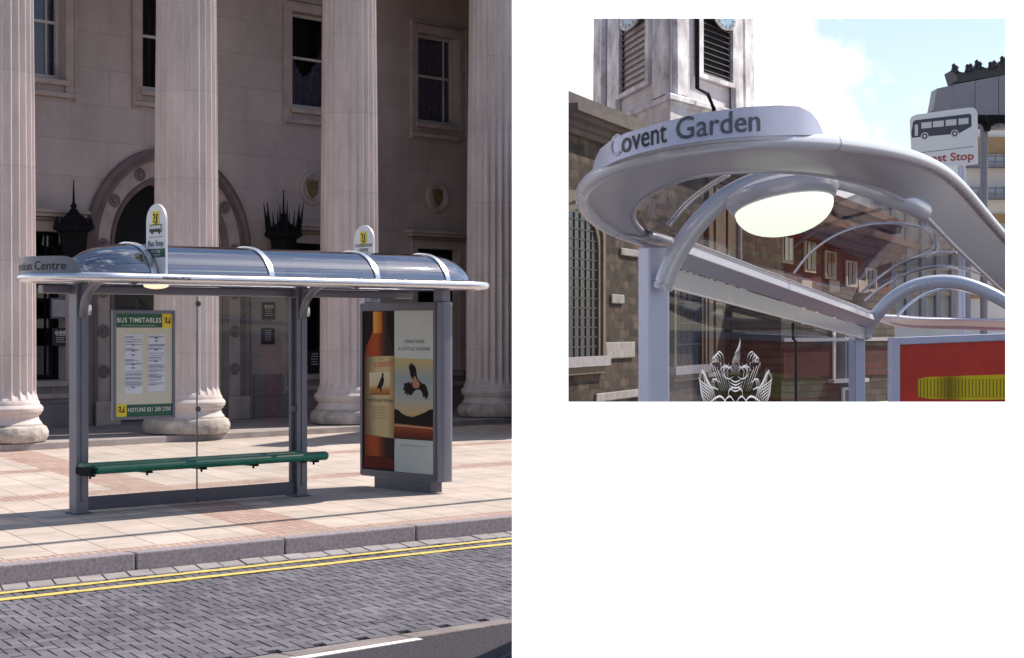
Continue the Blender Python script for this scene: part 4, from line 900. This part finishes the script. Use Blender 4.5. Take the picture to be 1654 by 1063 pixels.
rib([(1450, 510, 20.8), (1470, 490, 20.9), (1500, 473, 21), (1540, 466, 21), (1590, 478, 20.6)])
# lamp under the first hoop
lc = at(1266, 333, 10.35); AXL = (Vector((.15, -.20, -.97))).normalized()
rl = .234
mb = MB(); prof = [(rl*.99, .004), (rl*1.05, -.005), (rl*1.16, -.05), (rl*1.14, -.07), (rl*.80, -.107), (rl*.35, -.123), (0, -.127)]
mb.lathe(lc, prof, 48, AXL); lm = mb.build('lamp', AL, s2, smooth=True, ang=50)
mb = MB(); prof = [(rl*math.cos(R(q))**.9 if q < 90 else 0, .006+.127*math.sin(R(q))) for q in range(0, 91, 9)]
mb.lathe(lc, prof, 48, AXL)
lens_m, t, o = nmat('glowing_lens'); b = t.nodes.new('ShaderNodeBsdfPrincipled'); b.inputs['Base Color'].default_value = (.85, .9, .8, 1); b.inputs['Roughness'].default_value = .3
b.inputs['Emission Color'].default_value = (.90, 1, .80, 1); b.inputs['Emission Strength'].default_value = .66; t.links.new(b.outputs[0], o.inputs[0])
mb.build('lamp_lens', lens_m, lm, smooth=True)
# name sign curving along the rim
BOT = [(957, 283, 8.3), (1000, 258, 7.9), (1085, 236, 7.7), (1190, 222, 7.75), (1290, 218, 8.0), (1332, 221, 8.25)]
bc = spl([at(*p) for p in BOT], 12, False)
TOPH = [(957, 275), (961, 258), (969, 241), (985, 228), (1010, 215), (1060, 200), (1130, 183), (1200, 173), (1258, 170), (1290, 172), (1308, 180), (1320, 193), (1328, 209), (1331, 219)]
def toph(px):
    for (a, ya), (b_, yb) in zip(TOPH, TOPH[1:]):
        if a <= px <= b_: return ya+(yb-ya)*(px-a)/(b_-a)
    return TOPH[0][1] if px < TOPH[0][0] else TOPH[-1][1]
rings = []
for i, p in enumerate(bc):
    px = CX+F*p.x/p.y; zt = zz(toph(px), p.y); tq = (bc[min(i+1, len(bc)-1)]-bc[max(i-1, 0)]); nrm = Vector((tq.y, -tq.x, 0)).normalized()*.016
    rings.append([p, Vector((p.x, p.y, max(zt, p.z+.004))), Vector((p.x, p.y, max(zt, p.z+.004)))-nrm, p-nrm])
mb = MB(); mb.loft(rings, True, True); ns = mb.build('name_sign', mat('blue_grey_sign', (.50, .51, .67), .35, .1, var=.04, scale=2), s2)
def signpt(px, y):                                          # along sign by photo column; y = 0..1 of cap height
    for p, q in zip(bc, bc[1:]):
        a, b_ = CX+F*p.x/p.y, CX+F*q.x/q.y
        if a <= px <= b_:
            k = (px-a)/(b_-a); c = p.lerp(q, k); tq = q-p; nrm = Vector((tq.y, -tq.x, 0)).normalized()*.004
            return c+nrm+Vector((0, 0, y))
    return bc[0]
def signtext(txt, px0, px1, size, m, name, zo):
    v, f = text2d(txt, 1.0, .006); xs = [p[0] for p in v]; x0_, x1_ = min(xs), max(xs)
    mb = MB(); mb.raw([signpt(px0+(px1-px0)*(p[0]-x0_)/(x1_-x0_), zo+p[1]*size/.69) for p in v], f); return mb.build(name, m, ns)
signtext('C', 986, 1003, .077, mat('pale_letter', (.52, .53, .64), .5), 'lettering', .018)
signtext('ovent', 1005, 1077, .077, mat('black_letter', (.008, .008, .010), .4), 'lettering', .018)
signtext('Garden', 1092, 1227, .077, mat('slate_letter', (.085, .085, .12), .4), 'lettering', .018)
# red poster panel at the far end
ap = thing('advertising_panel', at(1545, 900, 21.0), 'advertising panel with a red poster of a ribbed yellow cap, behind the second shelter post', 'advertising panel'); ap.location.z = ROADZ
fq = lambda px, py, e=0: at(px, py, 21.0)-Vector((0, e, 0))
mb = MB(); mb.prism([fq(1452, 556), fq(1720, 546), fq(1720, 800), fq(1452, 806)], (0, .05, 0)); po2 = mb.build('poster', mat('red_poster', (.62, .022, .012), .25, var=.35, scale=1.2), ap)
mb = MB()
for pts in ([(1438, 546), (1453, 545), (1453, 815), (1438, 815)], [(1453, 545), (1730, 535), (1730, 546), (1453, 557)], [(1720, 546), (1732, 546), (1732, 815), (1720, 815)]): mb.prism([fq(a, b_, .03) for a, b_ in pts], (0, .16, 0))
mb.build('frame', ALB, ap, bevel=.008)
CAPY = gradmat('yellow_cap_print', Vector((1, 0, 0)), [(0, (.75, .54, .03)), (.15, (.85, .62, .03)), (.32, (.34, .22, .015)), (.5, (.88, .66, .03)), (1, (.9, .68, .03))], fq(1483, 600).x, fq(1640, 600).x)
pts = [(1483, 612), (1500, 609), (1560, 607), (1650, 604), (1720, 605), (1720, 640), (1650, 645), (1560, 646), (1500, 644), (1483, 641)]
mb = MB(); mb.prism([fq(a, b_, .001) for a, b_ in pts], (0, -.002, 0)); cp = mb.build('yellow_cap', CAPY, po2)
mb = MB()
for k in range(38):
    a = 1486+k*5.6; mb.prism([fq(a, 612, .004), fq(a+1.4, 612, .004), fq(a+1.4, 642, .004), fq(a, 642, .004)], (0, -.001, 0))
mb.build('cap_ribs', mat('dark_yellow_print', (.20, .13, .01), .4), cp)
mb = MB(); mb.prism([fq(1438, 640, 0), fq(1730, 640), fq(1730, 900), fq(1438, 900)], (0, .14, 0)); 
mb = MB(); mb.box(lambda a, b_, c: fq(1440, 531)+Vector((a, b_, 0))+Vector((0, 0, c)), .05, 1.95, .02, .12, ROADZ-fq(1440, 531).z, zz(806, 21*KD)-fq(1440, 531).z); mb.build('plinth', GREYD, ap)

at = at_far
# request stop sign on a pole behind the roof
rs = thing('bus_stop_flag', at(1556, 531, 24.6), 'white request stop board with a large grey bus symbol on a thin pole', 'bus stop sign'); rs.location.z = ROADZ
fs = lambda px, py, e=0: at(px, py, 24.5)-Vector((0, e, 0))
n = 8; TLc, TRc = (1470, 186), (1579, 173)
pts = [(1474, 275), (1470, 194), (1473, 188), (1480, 185), (1565, 174), (1573, 174.5), (1577, 178), (1579, 184), (1580, 265)]
mb = MB(); mb.prism([fs(*p) for p in pts], (0, .03, 0)); bo = mb.build('board', mat('white_board', (.90, .89, .88), .4, var=.03), rs, bevel=.004)
GB = mat('slate_bus_print', (.075, .075, .10), .45); mb = MB()
fb = lambda x, y: fs(1472+x*97, 228-y*36+(-8.5)*x+(0), .003)
body = [(.01, .15), (.0, .35), (.03, .86), (.07, .92), (.97, 1.0), (1, .92), (1.0, .42), (.80, .17), (.74, .15)]
mb.poly([fb(x, y) for x, y in body]); mb.build('bus_symbol', GB, bo)
mb = MB(); fb2 = lambda x, y: fs(1472+x*97, 228-y*36+(-8.5)*x, .005)
for x, y, w_, h_ in ((.055, .22, .055, .50), (.165, .52, .17, .27), (.36, .53, .18, .27), (.57, .54, .18, .27), (.785, .55, .165, .27)): mb.poly([fb2(x, y), fb2(x+w_, y), fb2(x+w_, y+h_), fb2(x, y+h_)])
for cx_ in (.22, .72): mb.poly([fb2(cx_+.065*math.cos(q), .17+.175*math.sin(q)) for q in [k*math.pi/9 for k in range(18)]])
mb.build('bus_windows', WHITEP, bo)
mb = MB()
for cx_ in (.22, .72):
    ri = [fs(*(1472+97*(cx_+.047*math.cos(q)), 228-36*(.17+.127*math.sin(q))-8.5*cx_), .007) for q in [k*math.pi/9 for k in range(18)]]; mb.poly(ri)
mb.build('bus_wheels', GB, bo)
mb = MB()
for cx_ in (.22, .72): mb.poly([fs(*(1472+97*(cx_+.024*math.cos(q)), 228-36*(.17+.065*math.sin(q))-8.5*cx_), .009) for q in [k*math.pi/9 for k in range(18)]])
mb.build('wheel_hubs', WHITEP, bo)
mb = MB(); mb.poly([fs(1490, 246, .003), fs(1573, 236.2, .003), fs(1573, 237, .003), fs(1490, 246.9, .003)]); mb.build('rule', GB, bo)
mb = MB(); v, f = text2d('Request Stop', 1.0, .025); xs = [p[0] for p in v]; mxx = max(xs)
mb.raw([fs(1460+(113)*(p[0]/mxx), 264.5-7.0*(p[0]/mxx)-p[1]*12.5/.69, .003) for p in v], f); mb.build('lettering', mat('red_letter', (.48, .10, .07), .5), bo)
mb = MB(); pp = fs(1556, 531); mb.tube([Vector((pp.x, pp.y+.09, ROADZ)), Vector((pp.x, pp.y+.09, zz(190, 24.5)))], .05, 10); mb.build('pole', ALB, rs, smooth=True)

# ---- church: tower and nave
TSTONE_L = brickmat('weathered_tower_stone', Vector((-.19, .98, 0)), ZU, (.74, .70, .72), (.68, .64, .66), (.48, .44, .47), .9, .38, .007, bump=.15, stain=.3, sscale=1.1, streak=2.5)
TRIMS = mat('pale_tower_trim', (.74, .71, .74), .85, var=.4, scale=1.6, bump=.2, stain=(.38, .34, .36))
LOUV = mat('slate_louvre', (.055, .05, .065), .6, var=.2)
tw = thing('church_tower', at(1083, 531, 40), 'pale stone church tower with louvred openings and blue clock faces', 'tower'); tw.location.z = 0
T0 = at(1083, 531, 40); TL = at(958, 531, 47.3); TR = at(1217, 531, 44.6); TB_ = TL+(TR-T0)
for q in (T0, TL, TR, TB_): q.z = 0
zc = zz(152, 40)
def par(e, z):                                              # tower outline grown by e
    c = (T0+TL+TR+TB_)/4
    return [p+(p-c).normalized()*e+Vector((0, 0, z)) for p in (T0, TR, TB_, TL)]
mb = MB(); mb.loft([par(.10, -.2), par(.10, zc-.25)], True, True); mb.loft([par(-.12, zc), par(-.20, 16)], True, True); mb.build('wall', TSTONE_L, tw)
mb = MB(); mb.loft([par(.10, zc-.26), par(.20, zc-.16), par(.34, zc-.14), par(.34, zc-.04), par(.22, zc+.0), par(.08, zc+.02)], True, True); mb.build('cornice', TRIMS, tw)
def tface(A_, B2, k, z, e=0):
    d_ = (B2-A_).normalized(); n_ = Vector((d_.y, -d_.x, 0)); c = (T0+TL+TR+TB_)/4
    if (A_-c).dot(n_) < 0: n_ = -n_
    p = A_.lerp(B2, k); return Vector((p.x, p.y, z))+n_*(e)
def kpx(A_, B2, px):
    r = (px-CX)/F; d_ = B2-A_; return (r*A_.y-A_.x)/(d_.x-r*d_.y)
for (A_, B2, l0, l1, pl_, band) in ((T0, TL, 1046, 1004, ((1078, 1058), (999, 985), (975, 962)), 0), (T0, TR, 1132, 1180, ((1090, 1106), (1184, 1196), (1200, 1214)), 1)):
    ka, kb = kpx(A_, B2, l0), kpx(A_, B2, l1); km = (ka+kb)/2; Ym = A_.lerp(B2, km).y
    zb = zz(124, A_.lerp(B2, ka).y) if not band else zz(112, A_.lerp(B2, ka).y); zt = zz(30, Ym)
    mb = MB(); mb.prism([tface(A_, B2, ka, zb, -.10), tface(A_, B2, kb, zb, -.10), tface(A_, B2, kb, zt+1.5, -.10), tface(A_, B2, ka, zt+1.5, -.10)], tface(A_, B2, 0, 0, .03)-tface(A_, B2, 0, 0, 0)); lo_ = mb.build('louvre', DARK, tw)
    mb = MB(); nl = 20
    for k in range(nl):
        z = zb+(zt+1.4-zb)*k/nl; d_ = .085
        mb.prism([tface(A_, B2, ka, z, .02), tface(A_, B2, kb, z, .02), tface(A_, B2, kb, z+.035, -.06), tface(A_, B2, ka, z+.035, -.06)], (0, 0, .02))
    mb.build('slats', mat('pale_slat', (.085, .075, .095), .7) if not band else bpy.data.materials['pale_slat'], lo_)
    mb = MB(); w_ = abs(kb-ka)
    for k0, k1, za, zb_ in ((ka-.13*w_, ka, zb-.1, zt+1.5), (kb, kb+.13*w_, zb-.1, zt+1.5), (ka-.13*w_, kb+.13*w_, zb-.2, zb-.101)):
        mb.prism([tface(A_, B2, k0, za, -.02), tface(A_, B2, k1, za, -.02), tface(A_, B2, k1, zb_, -.02), tface(A_, B2, k0, zb_, -.02)], tface(A_, B2, 0, 0, .09)-tface(A_, B2, 0, 0, 0))
    mb.build('surround', TRIMS, lo_)
    for a, b_ in pl_:
        k0, k1 = kpx(A_, B2, a), kpx(A_, B2, b_); mb = MB()
        mb.prism([tface(A_, B2, k0, zc+.03, -.05), tface(A_, B2, k1, zc+.03, -.05), tface(A_, B2, k1, 15.5, -.14), tface(A_, B2, k0, 15.5, -.14)], tface(A_, B2, 0, 0, .13)-tface(A_, B2, 0, 0, 0)); mb.build('pilaster', TRIMS, tw)
    # clock
    cpx = 1028 if not band else 1162; kc = kpx(A_, B2, cpx); cc = tface(A_, B2, kc, zz(28 if not band else 30, A_.lerp(B2, kc).y), .12); nrm = (tface(A_, B2, 0, 0, 1)-tface(A_, B2, 0, 0, 0))
    dirf = (B2-A_).normalized(); rw = (abs(F*A_.lerp(B2, kc).x/A_.lerp(B2, kc).y-F*A_.lerp(B2, kc+.05).x/A_.lerp(B2, kc+.05).y))/.05
    ra = 17/rw*(B2-A_).length; rb_ = 19*A_.lerp(B2, kc).y/F
    ell = lambda s_, e: [cc+dirf*ra*s_*math.cos(q)+ZU*rb_*s_*math.sin(q)+nrm*e for q in [k*math.pi/16 for k in range(32)]]
    mb = MB(); mb.prism(ell(1.0, 0), nrm*.05); ck = mb.build('clock', TRIMS, tw)
    mb = MB(); mb.prism(ell(.86, .051), nrm*.01); mb.build('clock_face', mat('blue_clock_face', (.30, .46, .60), .4) if not band else bpy.data.materials['blue_clock_face'], ck)
    mb = MB()
    for k in range(12):
        q = k*math.pi/6; c0, c1 = [cc+dirf*ra*s_*math.cos(q)+ZU*rb_*s_*math.sin(q)+nrm*.066 for s_ in (.58, .80)]; mb.tube([c0, c1], .022, 5)
    mb.tube([cc+nrm*.07, cc+nrm*.07+ZU*rb_*.6], .02, 5); mb.tube([cc+nrm*.07, cc+nrm*.07-dirf*ra*.3+ZU*rb_*.3], .02, 5)
    mb.build('clock_hands', mat('gilt_hand', (.55, .55, .50), .4) if not band else bpy.data.materials['gilt_hand'], ck)
kd = kpx(T0, TR, 1117)
mb = MB(); mb.tube([tface(T0, TR, kd, zz(186, 40.5), .45), tface(T0, TR, kd+.05, zz(172, 40.5), .45), tface(T0, TR, kd, zz(148, 40.5), .40), tface(T0, TR, kd, zz(138, 40.5), .14), tface(T0, TR, kd, 15, .12)], .05, 8)
mb.tube([tface(T0, TR, kd, zz(190, 40.5), .45), tface(T0, TR, kd+.02, zz(250, 40.5), .2)], .06, 8); mb.build('drainpipe', IRON, tw, smooth=True)

RUB = brickmat('brown_rubble_stone', Vector((.34, .94, 0)), ZU, (.028, .019, .013), (.105, .073, .05), (.055, .044, .035), .62, .15, .014, bump=.8, stain=.7, sscale=2.5, distort=.13)
DRESS = mat('dressed_sandstone', (.12, .092, .065), .85, var=.25, scale=3, bump=.2)
na = thing('church', at(1000, 531, 33), 'brown rubble stone church with an arched leaded window and moulded eaves', 'church'); na.location.z = 0
N0 = Vector((.94-1.15*.5, 30-3.2*.5, 0)); ND = Vector((1.15, 3.2, 0)).normalized(); NN = Vector((ND.y, -ND.x, 0))
def Nw(k, e, z): return N0+ND*k+NN*(e)+Vector((0, 0, z))
def nk(px, e=0):
    r = (px-CX)/F; b = N0+NN*e; return (r*b.y-b.x)/(ND.x-r*ND.y)
def nz_(px, py, e=0): return zz(py, (N0+NN*e+ND*nk(px, e)).y)
EZ = nz_(965, 197)
mb = MB(); mb.box(Nw, nk(902), nk(1215), -.5, 0, -.2, EZ-.25); mb.box(Nw, nk(1215), nk(1262), -.5, -.003, -.2, nz_(1215, 352)); mb.build('wall', RUB, na)
mb = MB(); k0, k1 = nk(902), nk(1215)
for i, (e0_, e1_, za, zb) in enumerate(((-.52, .07, EZ-.36, EZ-.251), (-.52, .14, EZ-.25, EZ-.14), (-.52, .26, EZ-.139, EZ-.05), (-.52, .34, EZ-.049, EZ+.07))): mb.box(Nw, k0, k1, e0_, e1_, za, zb)
mb.box(Nw, k0, k1, -.5, .1, EZ+.071, EZ+.30); mb.build('eaves', mat('weathered_eaves_stone', (.10, .08, .072), .85, var=.4, scale=2, bump=.3), na)
LEAD = glassmat('leaded_glass', (.10, .11, .14), .10, .05, .6)
def churchwin(pxa, pxb, pya, pyb, arch, bars):
    a, b_ = nk(pxa), nk(pxb); zb = nz_(pxa, pyb); zt = nz_((pxa+pxb)/2, pya); w_ = b_-a; n = 16
    if arch: pts = [(a, zb), (b_, zb)]+[((a+b_)/2+w_/2*math.cos(math.pi*k/n), zt-w_*.28+w_*.28*math.sin(math.pi*k/n)) for k in range(n+1)]
    else: pts = [(a, zb), (b_, zb), (b_, zt), (a, zt)]
    cx_, cz_ = (a+b_)/2, (zb+zt)/2
    grow = lambda g: [(x+(g if x > cx_ else -g), z+(g if z > cz_ else -g)) for x, z in pts]
    o_, i_ = grow(.30), grow(0); mb = MB(); 
    mb.loft([[Nw(x, .002, z), Nw(x, .10, z), Nw(x2+(0), .10, z2), Nw(x2, .002, z2)] for (x, z), (x2, z2) in zip(o_, grow(.14))], True, False, True)
    mb.loft([[Nw(x, .002, z), Nw(x, .06, z), Nw(x2, .06, z2), Nw(x2, .002, z2)] for (x, z), (x2, z2) in zip(grow(.138), i_)], True, False, True); wd = mb.build('window', DRESS, na)
    mb = MB(); mb.prism([Nw(x, .003, z) for x, z in i_], NN*.015); mb.build('pane', mat('dark_leaded_pane', (.014, .014, .022), .25, var=.4, scale=5, spec=.2), wd)
    mb = MB()
    for k in range(1, bars[0]): x = a+w_*k/bars[0]; mb.box(Nw, x-.012, x+.012, .02, .035, zb, zt-(.35*w_*abs(k/bars[0]-.5) if arch else 0))
    for k in range(1, bars[1]): z = zb+(zt-zb)*k/bars[1]; mb.box(Nw, a, b_, .0205, .034, z-.012, z+.012)
    mb.build('glazing_bars', mat('lead_bar', (.016, .016, .02), .6) if 'lead_bar' not in bpy.data.materials else bpy.data.materials['lead_bar'], wd)
    mb = MB(); mb.box(Nw, a-.42, b_+.42, .001, .16, zb-.17, zb-.001); mb.build('sill', mat('pale_sill', (.26, .24, .25), .85, var=.2) if 'pale_sill' not in bpy.data.materials else bpy.data.materials['pale_sill'], wd)
churchwin(896, 962, 338, 578, True, (7, 15)); churchwin(1088, 1130, 420, 592, False, (4, 5)); churchwin(1196, 1256, 452, 596, False, (3, 4))
PAB = mat('pale_ashlar_block', (.24, .22, .21), .9, var=.3, scale=4, bump=.4)
for pxa, pxb, pya, pyb in ((975, 1022, 553, 580), (960, 1030, 636, 650), (1000, 1030, 400, 412), (985, 1005, 475, 490)):
    mb = MB(); mb.box(Nw, nk(pxa), nk(pxb), .001, .05, nz_(pxa, pyb), nz_(pxa, pya)); mb.build('stone_block', PAB, na, bevel=.02)
mb = MB(); mb.tube([Nw(nk(1186), .12, -.1), Nw(nk(1186), .12, EZ-.4)], .06, 8); mb.build('drainpipe', mat('pale_pipe', (.42, .42, .45), .6), na, smooth=True)
mb = MB()
for pxa, pxb in ((1139, 1146), (1150, 1166), (1170, 1182)): mb.box(Nw, nk(pxa), nk(pxb), .001, .09, -.1, EZ-.4)
mb.build('pilaster', DRESS, na)
mb = MB(); 
mb.box(Nw, nk(1130), nk(1262), .10, .20, nz_(1180, 604), nz_(1180, 598)); mb.build('string_course', bpy.data.materials['pale_sill'], na)

# ---- red brick house, pale blocks and roofed parapet behind
def block(A_, B2, depth, z0_, z1_, m, name, parent):
    d_ = (B2-A_); n_ = Vector((-d_.y, d_.x, 0)).normalized()*depth
    mb = MB(); mb.prism([Vector((p.x, p.y, z0_)) for p in (A_, B2, B2+n_, A_+n_)], (0, 0, z1_-z0_)); return mb.build(name, m, parent)
def fpt(A_, B2, px, e=0.0):
    r = (px-CX)/F; d_ = B2-A_; k = (r*A_.y-A_.x)/(d_.x-r*d_.y); p = A_+d_*k; n_ = Vector((d_.y, -d_.x, 0)).normalized(); return p+n_*e
def fbox(mb, A_, B2, pxa, pxb, pya, pyb, e0_, e1_):
    p, q = fpt(A_, B2, pxa), fpt(A_, B2, pxb); n_ = Vector(((B2-A_).y, -(B2-A_).x, 0)).normalized(); ym = p
    za, zb = zz(pyb, p.y), zz(pya, p.y)
    mb.prism([Vector((v_.x, v_.y, za)) for v_ in (p+n_*e0_, q+n_*e0_, q+n_*e1_, p+n_*e1_)], (0, 0, zb-za))
RA, RB = at(1150, 531, 62), at(1440, 531, 100); RA.z = RB.z = 0
rbz = zz(302, fpt(RA, RB, 1290).y)
rdir = (RB-RA).normalized()
REDB = brickmat('red_brick', rdir, ZU, (.125, .042, .032), (.085, .030, .024), (.10, .065, .055), 1.1, .34, .03, bump=.2, stain=.35, sscale=.6)
rh = thing('brick_house', (RA+RB)/2, 'dark red brick house with stepped cornices seen through the clear roof', 'house')
block(RA, RB, 8, -.3, rbz, REDB, 'wall', rh)
mb = MB()
for k, (dz, e) in enumerate(((0, .5), (.35, .8), (.7, 1.15), (1.5, .45), (1.85, .7))):
    n_ = Vector((rdir.y, -rdir.x, 0)); mb.prism([Vector((p.x, p.y, rbz-2.2+dz)) for p in (RA-rdir*.6, RB+rdir*.6, RB+rdir*.6+n_*e, RA-rdir*.6+n_*e)], (0, 0, .34))
mb.build('cornice', REDB, rh)
mb = MB()
for px in (1300, 1345, 1392):
    fbox(mb, RA, RB, px-8, px+8, 452, 475, .02, .1)
w_ = mb.build('window', mat('pale_reveal', (.40, .33, .28), .8), rh)
for px, y0_, y1_ in ((1232, 352, 400), (1268, 372, 420), (1305, 392, 435), (1338, 408, 446), (1372, 424, 458), (1404, 436, 466), (1330, 486, 512), (1370, 490, 516)):
    mb = MB(); fbox(mb, RA, RB, px-9, px+9, y0_-4, y1_+4, .03, .12); w_ = mb.build('window', bpy.data.materials['pale_reveal'], rh)
    mb = MB(); fbox(mb, RA, RB, px-6, px-.6, y0_, y1_, .13, .16); fbox(mb, RA, RB, px+.6, px+6, y0_, y1_, .13, .16); mb.build('pane', PANE, w_)
mb = MB(); fbox(mb, RA, RB, 1275, 1410, 543, 556, .02, .3); mb.build('stone_band', mat('grey_band', (.40, .37, .38), .8), rh)
GH = thing('brick_terrace', at(1330, 531, 41.5), 'lower brick terrace with white framed windows seen through the shelter glass', 'house'); GH.location.z = 0
GA, GB2 = at(1262, 531, 40), at(1445, 531, 44); GA.z = GB2.z = 0
TER = brickmat('brown_grey_brick', (GB2-GA).normalized(), ZU, (.15, .125, .10), (.11, .085, .07), (.08, .065, .055), .5, .16, .015, bump=.3, stain=.4, sscale=1)
gz = zz(470, 41); block(GA, GB2, 4, -.3, gz, TER, 'wall', GH)
for pxa, pxb, pya, pyb in ((1297, 1314, 492, 519), (1347, 1374, 508, 612), (1362, 1385, 630, 668)):
    mb = MB(); fbox(mb, GA, GB2, pxa-4, pxb+4, pya-4, pyb+5, .01, .06); fr_ = mb.build('window', mat('white_window_frame', (.62, .58, .56), .6) if 'white_window_frame' not in bpy.data.materials else bpy.data.materials['white_window_frame'], GH)
    mb = MB(); fbox(mb, GA, GB2, pxa, pxb-(pxb-pxa)*.45, pya, pyb, .061, .07); fbox(mb, GA, GB2, pxb-(pxb-pxa)*.38, pxb, pya, pyb, .061, .07); mb.build('pane', PANE, fr_)
mb = MB(); fbox(mb, GA, GB2, 1335, 1392, 613, 619, .02, .2); fbox(mb, GA, GB2, 1262, 1440, 546, 552, .01, .08); mb.build('stone_band', bpy.data.materials['grey_band'], GH)
mb = MB(); fbox(mb, GA, GB2, 1264, 1440, 562, 612, .005, .02); mb.build('brick_panel', brickmat('dull_red_brick', (GB2-GA).normalized(), ZU, (.13, .05, .042), (.10, .04, .035), (.07, .05, .045), .5, .16, .015, bump=.3, stain=.4), GH)
# pale office block with balcony rails
OA, OB = at(1405, 531, 118), at(1760, 531, 118); OA.z = OB.z = 0
PALE = mat('pale_cladding', (.84, .82, .78), .8, var=.08, scale=.3)
ob = thing('office_block', (OA+OB)/2, 'pale office block with tan bands and balcony rails at the far right', 'building')
OM = OA.lerp(OB, .435); OE = OA.lerp(OB, .4352); block(OA, OM, 12, -.3, zz(305, 118), PALE, 'wall', ob); block(OE, OB, 12.4, -.3, zz(150, 118), PALE, 'wall', ob)
TAN = mat('tan_band', (.46, .30, .15), .8, var=.2, scale=.5); RAILM = mat('grey_rail', (.20, .20, .24), .6)
for pya, pyb in ((222, 248), (346, 360), (405, 420), (462, 482)):
    mb = MB(); fbox(mb, OA, OB, 1562, 1750, pya, pyb, .02, .25); mb.build('tan_band', TAN, ob)
mb = MB()
for pya in (254, 305, 372): 
    fbox(mb, OA, OB, 1556, 1750, pya, pya+2.2, 1.2, 1.3); fbox(mb, OA, OB, 1556, 1750, pya+9, pya+11, 1.2, 1.3)
    for px in range(1560, 1750, 13): fbox(mb, OA, OB, px, px+1.6, pya-2, pya+14, 1.19, 1.31)
for pya in (268, 319, 386): fbox(mb, OA, OB, 1552, 1752, pya, pya+4, .05, 1.4)
mb.build('balcony_rail', RAILM, ob)
mb = MB()
for px in range(1412, 1560, 24): fbox(mb, OA, OB, px, px+7, 312, 520, .05, .8)
mb.build('mullion', mat('grey_mullion', (.30, .30, .34), .6), ob)
mb = MB()
for py in (395, 430, 470): fbox(mb, OA, OB, 1407, 1556, py, py+8, .06, .5)
mb.build('floor_band', mat('warm_band', (.50, .43, .33), .8), ob)
# panelled canopy block with an upturned tiled roof
KA, KB = at(1512, 531, 88), at(1760, 531, 80); KA.z = KB.z = 0
pk = thing('pavilion', at(1594, 531, 86), 'grey panelled pavilion on a slim column with an upturned dark tiled roof', 'pavilion'); pk.location.z = 0
def kp(px, py, e=0): p = fpt(KA, KB, px, e); return Vector((p.x, p.y, zz(py, p.y)))
SL = mat('slate_panel', (.22, .22, .27), .5, .1, var=.12, scale=.8)
mb = MB()
edges = [1508, 1538, 1575, 1613, 1652, 1692, 1740]
for a, b_ in zip(edges, edges[1:]):
    ta_, tb_ = 143-(a-1508)*.19, 143-(b_-1508)*.19
    xa, xb = a+.5, b_-.5
    y0_, y1_ = 178+(a-1508)*.28, 178+(b_-1508)*.28
    mb.prism([kp(xa if a > 1510 else 1507, min(y0_, 206)), kp(xb, min(y1_, 206)), kp(xb+(2 if a < 1510 else 0), tb_), kp(xa+(5 if a < 1510 else 0), ta_)], (0, 1.2, 0))
mb.build('panel', SL, pk)
mb = MB(); mb.prism([kp(1548, 195)+Vector((0, .2, 0)), kp(1740, 200)+Vector((0, .2, 0)), kp(1740, 100)+Vector((0, .2, 0)), kp(1530, 140)+Vector((0, .2, 0))], (0, 3, 0)); mb.build('core', mat('dark_core', (.05, .05, .06), .8), pk)
mb = MB(); TILE = mat('dark_roof_tile', (.035, .035, .045), .6, var=.4, scale=3)
def scal(px0, px1, y0_, y1_, dip, n=14): return [(px0+(px1-px0)*k/n, y0_+(y1_-y0_)*k/n+dip*math.sin(math.pi*k/n)) for k in range(n+1)]
top = scal(1541, 1578, 111, 104, 9)+scal(1580, 1618, 104, 97, 9)+scal(1620, 1660, 97, 90, 9)+scal(1662, 1740, 90, 80, 9)
bot_ = [(1740, 103), (1613, 122), (1552, 133), (1547, 130)]
mb.prism([kp(*p) for p in top]+[kp(*p) for p in bot_], (0, 2.0, 0)); rf = mb.build('roof', TILE, pk)
for px, py in ((1541, 109), (1545, 112), (1563, 110), (1568, 109), (1578, 103), (1583, 106), (1600, 106), (1606, 104), (1619, 97), (1624, 99)):
    mb = MB(); mb.cone(kp(px, py+6), kp(px-1, py-5), .16, .04, 6); mb.lathe(kp(px, py-3), [(.05, -.1), (.13, 0), (.05, .1)], 6); mb.build('finial', TILE, rf)
mb = MB()
for a, b_ in ((1556, 1592), (1594, 1632), (1634, 1680)):
    u_ = [(a+(b_-a)*k/12, 206-12*math.sin(math.pi*k/12)**.5+(4 if k in (0, 12) else 0)) for k in range(13)]; mb.prism([kp(*p)-Vector((0, .1, 0)) for p in u_]+[kp(b_, 186)-Vector((0, .1, 0)), kp(a, 186)-Vector((0, .1, 0))], (0, .08, 0))
    for p, q in zip(u_, u_[1:]): mb.tube([kp(p[0], p[1]+2)-Vector((0, .15, 0)), kp(q[0], q[1]+2)-Vector((0, .15, 0))], .11, 6)
mb.build('arch_soffit', IRON, pk)
mb = MB(); c0 = kp(1594, 203); mb.tube([Vector((c0.x, c0.y+.5, -.3)), Vector((c0.x, c0.y+.5, c0.z+.3))], .19, 12); c0 = kp(1700, 203); mb.tube([Vector((c0.x, c0.y+.5, -.3)), Vector((c0.x, c0.y+.5, c0.z+.3))], .19, 12); mb.build('pillar', SL, pk, smooth=True)
